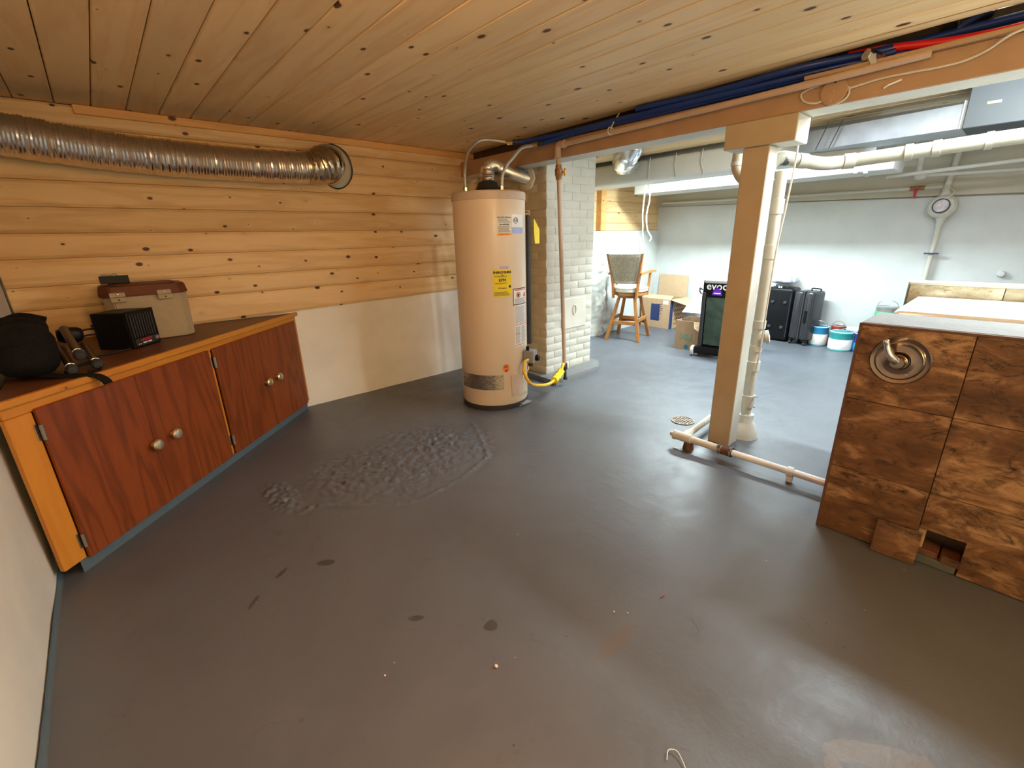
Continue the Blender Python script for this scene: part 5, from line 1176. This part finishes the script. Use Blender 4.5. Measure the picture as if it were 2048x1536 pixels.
for k in range(9):
    lw = [0.075, 0.07, 0.09, 0.085, 0.06, 0.075, 0.05, 0.06, 0.055][k]; z = 0.325-k*0.026
    obj('print_line', box(B(), (-0.0015, 0.20-lw, z), (0.0, 0.20, z+0.008)), 'ink_black', t, local=True); obj('print_dot', box(B(), (-0.0015, 0.212, z), (0.0, 0.219, z+0.008)), 'ink_black', t, local=True)
obj('sticker', box(B(), (-0.002, 0.03, 0.335), (0.0, 0.11, 0.385)), 'paper_white', t, local=True)
obj('printed_panel', box(B(), (0.004, -0.0015, 0.0), (0.075, 0.0, 0.40)), 'print_blue', t, local=True)
for k in range(6):
    bm = B()
    for q in range(5): tube(bm, [(0.10+q*0.05, -0.002, 0.05+k*0.06), (0.125+q*0.05, -0.002, 0.085+k*0.06), (0.15+q*0.05, -0.002, 0.05+k*0.06)], 0.003, 4)
    obj('zigzag_print', bm, 'print_brown', t, local=True)
t, w_, d_ = carton('small_box', 'smaller open brown box with green lettering in front of the bag', 4.735, 2.19, 5.06, 2.50, 0.325, 0.0)
flat_text(t, 'FIX', 0.105, MX(-0.001, 0.175, 0.15) @ Matrix.Rotation(PI, 4, 'Z'), 'print_green', 0.003)
obj('printed_mark', lathe(B(), [(0.026, 0), (0.026, 0.001), (0, 0.001)], 12, align((-0.0005, 0.17, 0.035), (-1, 0, 0))), 'print_teal', t, local=True)
flap(t, [(-0.003, 0.02, 0.325), (-0.003, 0.10, 0.325), (-0.03, 0.08, 0.26), (-0.03, 0.03, 0.23)], n=(-0.003, 0, 0))
# big white flap / panel sitting on it
bm = B(); grid_fn(bm, 10, 10, lambda u, v: Vector((4.84, 2.50, 0.40)).lerp(Vector((5.14, 2.45, 0.66)), v).lerp(Vector((4.86, 1.95, 0.335)).lerp(Vector((5.12, 1.85, 0.63)), v), u)+Vector((0, 0, 0.03*math.sin(PI*u)))); bmesh.ops.solidify(bm, geom=bm.faces[:], thickness=0.004)
tag(obj('white_board', bm, 'flap_white', None, True), 'white flexible sheet resting on the smaller open box', 'board')

# ---- wheeled bag
bg = thing('wheeled_bike_bag', 'tall dark green wheeled bag with black frame behind the post', 'bag', (4.60, 2.0, 0), math.radians(7), rot=(0, math.radians(-3), math.radians(7)))
bm = B()
def bagf(u, v):
    return (0.0, 0.155-0.31*u, 0.12+0.58*v)
box(bm, (0.0, -0.165, 0.11), (0.20, 0.165, 0.80), 0.03, seg=3)
for v in bm.verts:
    if v.co.z > 0.5: v.co.y *= 0.93
obj('bag_body', bm, 'black_cloth', bg, True, local=True)
bm = B(); grid_fn(bm, 12, 26, lambda u, v: (-0.008-0.010*math.sin(PI*u)*math.sin(PI*v)+0.009*pn(u*3+v*4, v*9), 0.100-0.20*u*(1-0.05*v), 0.135+0.495*v)); bmesh.ops.solidify(bm, geom=bm.faces[:], thickness=-0.006); obj('green_panel', bm, 'bag_green', bg, True, local=True, label='creased dark green fabric panel')
bm = B(); box(bm, (-0.006, -0.145, 0.665), (0.19, 0.145, 0.802), 0.012, seg=2); obj('top_panel', bm, 'black_cloth', bg, True, local=True)
bm = B(); box(bm, (-0.010, -0.14, 0.765), (0.16, 0.14, 0.812), 0.018, seg=3); obj('grey_cap', bm, 'bag_grey', bg, True, local=True, label='grey top edge')
flat_text(bg, 'evoc', 0.105, MX(-0.012, 0.012, 0.742), 'paper_white', 0.0012)
obj('purple_badge', quad_prism(B(), [(-0.012, 0.055, 0.655), (-0.012, -0.045, 0.655), (-0.012, -0.035, 0.70), (-0.012, 0.005, 0.735), (-0.012, 0.04, 0.70)], (-0.003, 0, 0)), 'violet', bg, local=True)
obj('badge_print', box(B(), (-0.017, -0.03, 0.670), (-0.0155, 0.035, 0.680)), 'paper_white', bg, local=True)
bm = B(); box(bm, (-0.04, -0.19, 0.03), (0.20, 0.175, 0.115), 0.015, seg=2); obj('base_shell', bm, 'black_plastic', bg, True, local=True)
for s_ in (-1, 1):
    bm = B(); box(bm, (-0.016, s_*0.130-0.018, 0.11), (-0.004, s_*0.130+0.018, 0.68), 0.004); obj('frame_strap', bm, 'black_trim', bg, local=True)
    bm = B(); lathe(bm, [(0.018, -0.016), (0.050, -0.016), (0.055, -0.008), (0.055, 0.008), (0.050, 0.016), (0.018, 0.016)], 24, Matrix.Translation((0.0, s_*0.200, 0.0555)) @ Matrix.Rotation(PI/2, 4, 'X')); obj('wheel', bm, 'wheel_grey', bg, True, local=True)
bm = B(); tube(bm, smooth_path([(0.0, 0.15, 0.70), (-0.01, 0.17, 0.72), (-0.01, 0.175, 0.69), (0.0, 0.16, 0.66)], 5), 0.008, 6); obj('side_buckle', bm, 'black_trim', bg, True, local=True)

# ---- suitcases
s1_ = thing('soft_suitcase', 'black soft suitcase standing on its side by the far wall', 'suitcase', (5.86, 1.845, 0), math.radians(-3))
bm = B(); box(bm, (-0.01, -0.155, 0.012), (0.22, 0.155, 0.625), 0.035, seg=4)
obj('body', bm, 'suitcase_black', s1_, True, local=True)
for z in (0.17, 0.46):
    for y in (-0.08, 0.055):
        bm = B(); lathe(bm, [(0.019, 0), (0.021, 0.006), (0.015, 0.014), (0.0, 0.016)], 16, align((-0.011, y, z), (-1, 0, 0))); obj('stud_foot', bm, 'black_trim', s1_, True, local=True)
bm = B()
for y in (-0.135, 0.135): tube(bm, [(-0.012, y, 0.06), (-0.012, y, 0.57)], 0.005, 6)
obj('piping', bm, 'black_trim', s1_, True, local=True)
bm = B(); tube(bm, smooth_path([(0.05, 0.06, 0.625), (0.05, 0.055, 0.655), (0.05, -0.05, 0.655), (0.05, -0.06, 0.625)], 5), 0.008, 8); obj('handle', bm, 'black_trim', s1_, True, local=True)
bm = B(); box(bm, (-0.005, -0.02, 0.622), (0.02, -0.005, 0.642)); box(bm, (-0.005, 0.005, 0.622), (0.02, 0.02, 0.642)); obj('zip_pull', bm, 'chrome', s1_, local=True)
s2_ = thing('hard_suitcase', 'shiny dark grey hard shell suitcase right of the black one', 'suitcase', (5.87, 1.555, 0), math.radians(-14))
bm = B(); box(bm, (-0.09, 0.0, 0.055), (0.15, 0.105, 0.610), 0.035, seg=4); sh = obj('shell', bm, 'suitcase_grey', s2_, True, local=True)
bm = B(); box(bm, (-0.09, -0.115, 0.055), (0.15, -0.012, 0.610), 0.035, seg=4); obj('shell', bm, 'suitcase_grey', s2_, True, local=True)
bm = B(); box(bm, (-0.086, -0.014, 0.058), (0.146, 0.002, 0.607), 0.004); obj('zip_band', bm, 'rubber', s2_, local=True)
for y in (-0.095, -0.05, 0.03, 0.07):
    bm = B(); box(bm, (-0.094, y-0.006, 0.10), (-0.088, y+0.006, 0.56), 0.002); obj('rib', bm, 'suitcase_grey', s2_, local=True)
bm = B(); box(bm, (-0.099, -0.075, 0.26), (-0.088, -0.045, 0.40), 0.004); obj('side_handle', bm, 'black_plastic', s2_, local=True)
bm = B(); tube(bm, smooth_path([(0.05, -0.10, 0.608), (0.05, -0.10, 0.630), (0.05, -0.01, 0.632), (0.05, -0.01, 0.608)], 5), 0.007, 6); obj('top_handle', bm, 'black_plastic', s2_, True, local=True)
for x in (-0.06, 0.12):
    for y in (-0.085, 0.075):
        bm = B(); lathe(bm, [(0.0, -0.012), (0.022, -0.012), (0.024, 0), (0.022, 0.012), (0, 0.012)], 16, Matrix.Translation((x, y, 0.0245)) @ Matrix.Rotation(PI/2, 4, 'X')); wq = obj('wheel', bm, 'rubber', s2_, True, local=True)
        bm = B(); box(bm, (x-0.02, y-0.018, 0.030), (x+0.02, y+0.018, 0.058), 0.004); obj('wheel_housing', bm, 'black_plastic', s2_, local=True)
t = thing('plastic_pouch', 'clear plastic pouch with bluish contents on top of the black suitcase', 'pouch', (5.97, 1.86, 0.66))
bm = blob((5.97, 1.84, 0.715), (0.10, 0.14, 0.052), 14, 3, 0.12); obj('pouch_film', bm, 'clear_plastic', t, True)
bm = blob((5.97, 1.86, 0.695), (0.06, 0.10, 0.026), 12, 2.5, 0.4); obj('contents', bm, 'label_lilac', t, True)

# ---- paint cans
def can(x, y, r, h, body, label_mat, lidm, label, z=0.0, bail=False, group='paint cans by the far wall', lr=(0.08, 0.62)):
    t = thing('paint_can', label, 'paint can', (x, y, z), group=group)
    def ln(nm, bm, mt): return obj(nm, bm, mt, t, True, local=True)
    ln('body', lathe(B(), [(0, 0.001), (r, 0.001), (r+.002, 0.004), (r, 0.008), (r, h*0.9), (r+.003, h*0.93), (r+.003, h*0.97), (r-.004, h)], 32), body)
    ln('lid', lathe(B(), [(r-.004, h*0.985), (r+.001, h), (r-.008, h+.004), (r-.012, h-.002), (0, h-.002)], 32), lidm)
    ln('paper_label', lathe(B(), [(r+.0008, h*lr[0]), (r+.0014, h*lr[0]+.001), (r+.0014, h*lr[1]), (r+.0008, h*lr[1]+.001)], 32), label_mat)
    if bail:
        b = B(); tube(b, smooth_path([(0, -r, h*0.85), (-r*0.3, -r*0.7, h+r*0.45), (-r*0.4, 0, h+r*0.75), (-r*0.3, r*0.7, h+r*0.45), (0, r, h*0.85)], 6), 0.0025, 5); ln('bail_handle', b, 'steel_hinge')
    return t
can(5.85, 1.165, 0.108, 0.200, 'can_teal', 'paper_white', 'tub_white', 'teal rimmed paint pail with blank white label, front of the group')
can(5.95, 1.40, 0.088, 0.215, 'can_blue', 'paper_cream', 'paper_white', 'blue topped paint can with beige label left of the teal pail', bail=True)
can(5.87, 0.985, 0.070, 0.20, 'can_navy', 'can_blue', 'tub_white', 'dark blue paint can half hidden by the tub surround', lr=(0.1, 0.5))
tag(obj('paint_tin_back', box(B(), (5.99, 1.14, 0.0), (6.09, 1.22, 0.001)), 'tin', None), 'x', 'x'); bpy.data.objects.remove(bpy.data.objects['paint_tin_back'])
can(5.985-.02, 1.20+.10, 0.0, 0.0, 'tin', 'tin', 'tin', 'x') if False else None
can(5.90, 0.835, 0.095, 0.19, 'tin', 'can_green', 'tin', 'bare metal paint can with green label standing on the block ledge', z=0.305, bail=True, lr=(0.38, 0.75))
tag(obj('low_ledge', box(B(), (5.78, 0.30, 0.0), (6.04, 0.91, 0.304), 0.006), 'mortar_grey'), 'low grey block ledge partly hidden behind the tub surround', 'ledge')
can(6.0, 1.235, 0.068, 0.235, 'can_red', 'tin', 'tin', 'dark red rimmed paint can behind the others with tall wire handle', bail=True, lr=(0.1, 0.3))
pr = thing('paint_roller', 'fluffy white paint roller lying on the dark blue can', 'paint roller', (5.93, 0.98, 0.235))
obj('roller_sleeve', lathe(B(), [(0, -0.11), (0.024, -0.11), (0.026, -0.10), (0.026, 0.10), (0.024, 0.11), (0, 0.11)], 18, align((5.86, 1.02, 0.232), (0.1, 1, 0.0))), 'roller_nap', pr, True)
obj('roller_handle', tube(B(), smooth_path([(5.872, 1.135, 0.232), (5.862, 1.16, 0.231), (5.83, 1.16, 0.230), (5.80, 1.13, 0.229)], 5), 0.004, 6), 'steel_hinge', pr, True)

# ================================================================ SMALL DEBRIS
def pebble(name, x, y, r, mat, label, cat, s=(1, 1, 0.7)):
    bm = B(); bmesh.ops.create_icosphere(bm, subdivisions=2, radius=r)
    for v in bm.verts: v.co = Vector((v.co.x*s[0], v.co.y*s[1], v.co.z*s[2]))*(1+0.3*pn(v.co.x/r, v.co.y/r, v.co.z/r)) + Vector((x, y, fz(x, y)+r*s[2]*0.9))
    tag(obj(name, bm, mat, None, True), label, cat)
pebble('wood_bit', 0.632, 0.818, 0.006, 'pine_chip', 'tiny pale wood bit on the near floor', 'debris')
tag(obj('curled_fibre', tube(B(), smooth_path([(0.778, 0.330, 0.004), (0.800, 0.338, 0.006), (0.812, 0.322, 0.008), (0.802, 0.300, 0.005), (0.790, 0.285, 0.003)], 8), 0.0010, 6), 'cable_white', None, True), 'thin curled pale fibre lying on the near floor edge', 'debris')
tag(obj('red_splinter', box(B(), (-0.010, -0.0012, 0), (0.010, 0.0012, 0.002), 0, Matrix.Translation((1.251, 0.618, fz(1.251, 0.618)+0.0012)) @ Matrix.Rotation(-0.2, 4, 'Z')), 'can_red'), 'tiny red splinter on the floor left of the loose tile', 'debris')
for k_, (x_, y_, r_) in enumerate([(1.068, 0.697, 0.0035), (1.098, 0.662, 0.0035), (0.367, 1.026, 0.003)]):
    pebble('wood_bit', x_, y_, r_, 'pine_chip', ['minute pale crumb in mid floor, left of a pair', 'minute pale crumb in mid floor, right of a pair', 'minute pale crumb on the near left floor'][k_], 'debris')
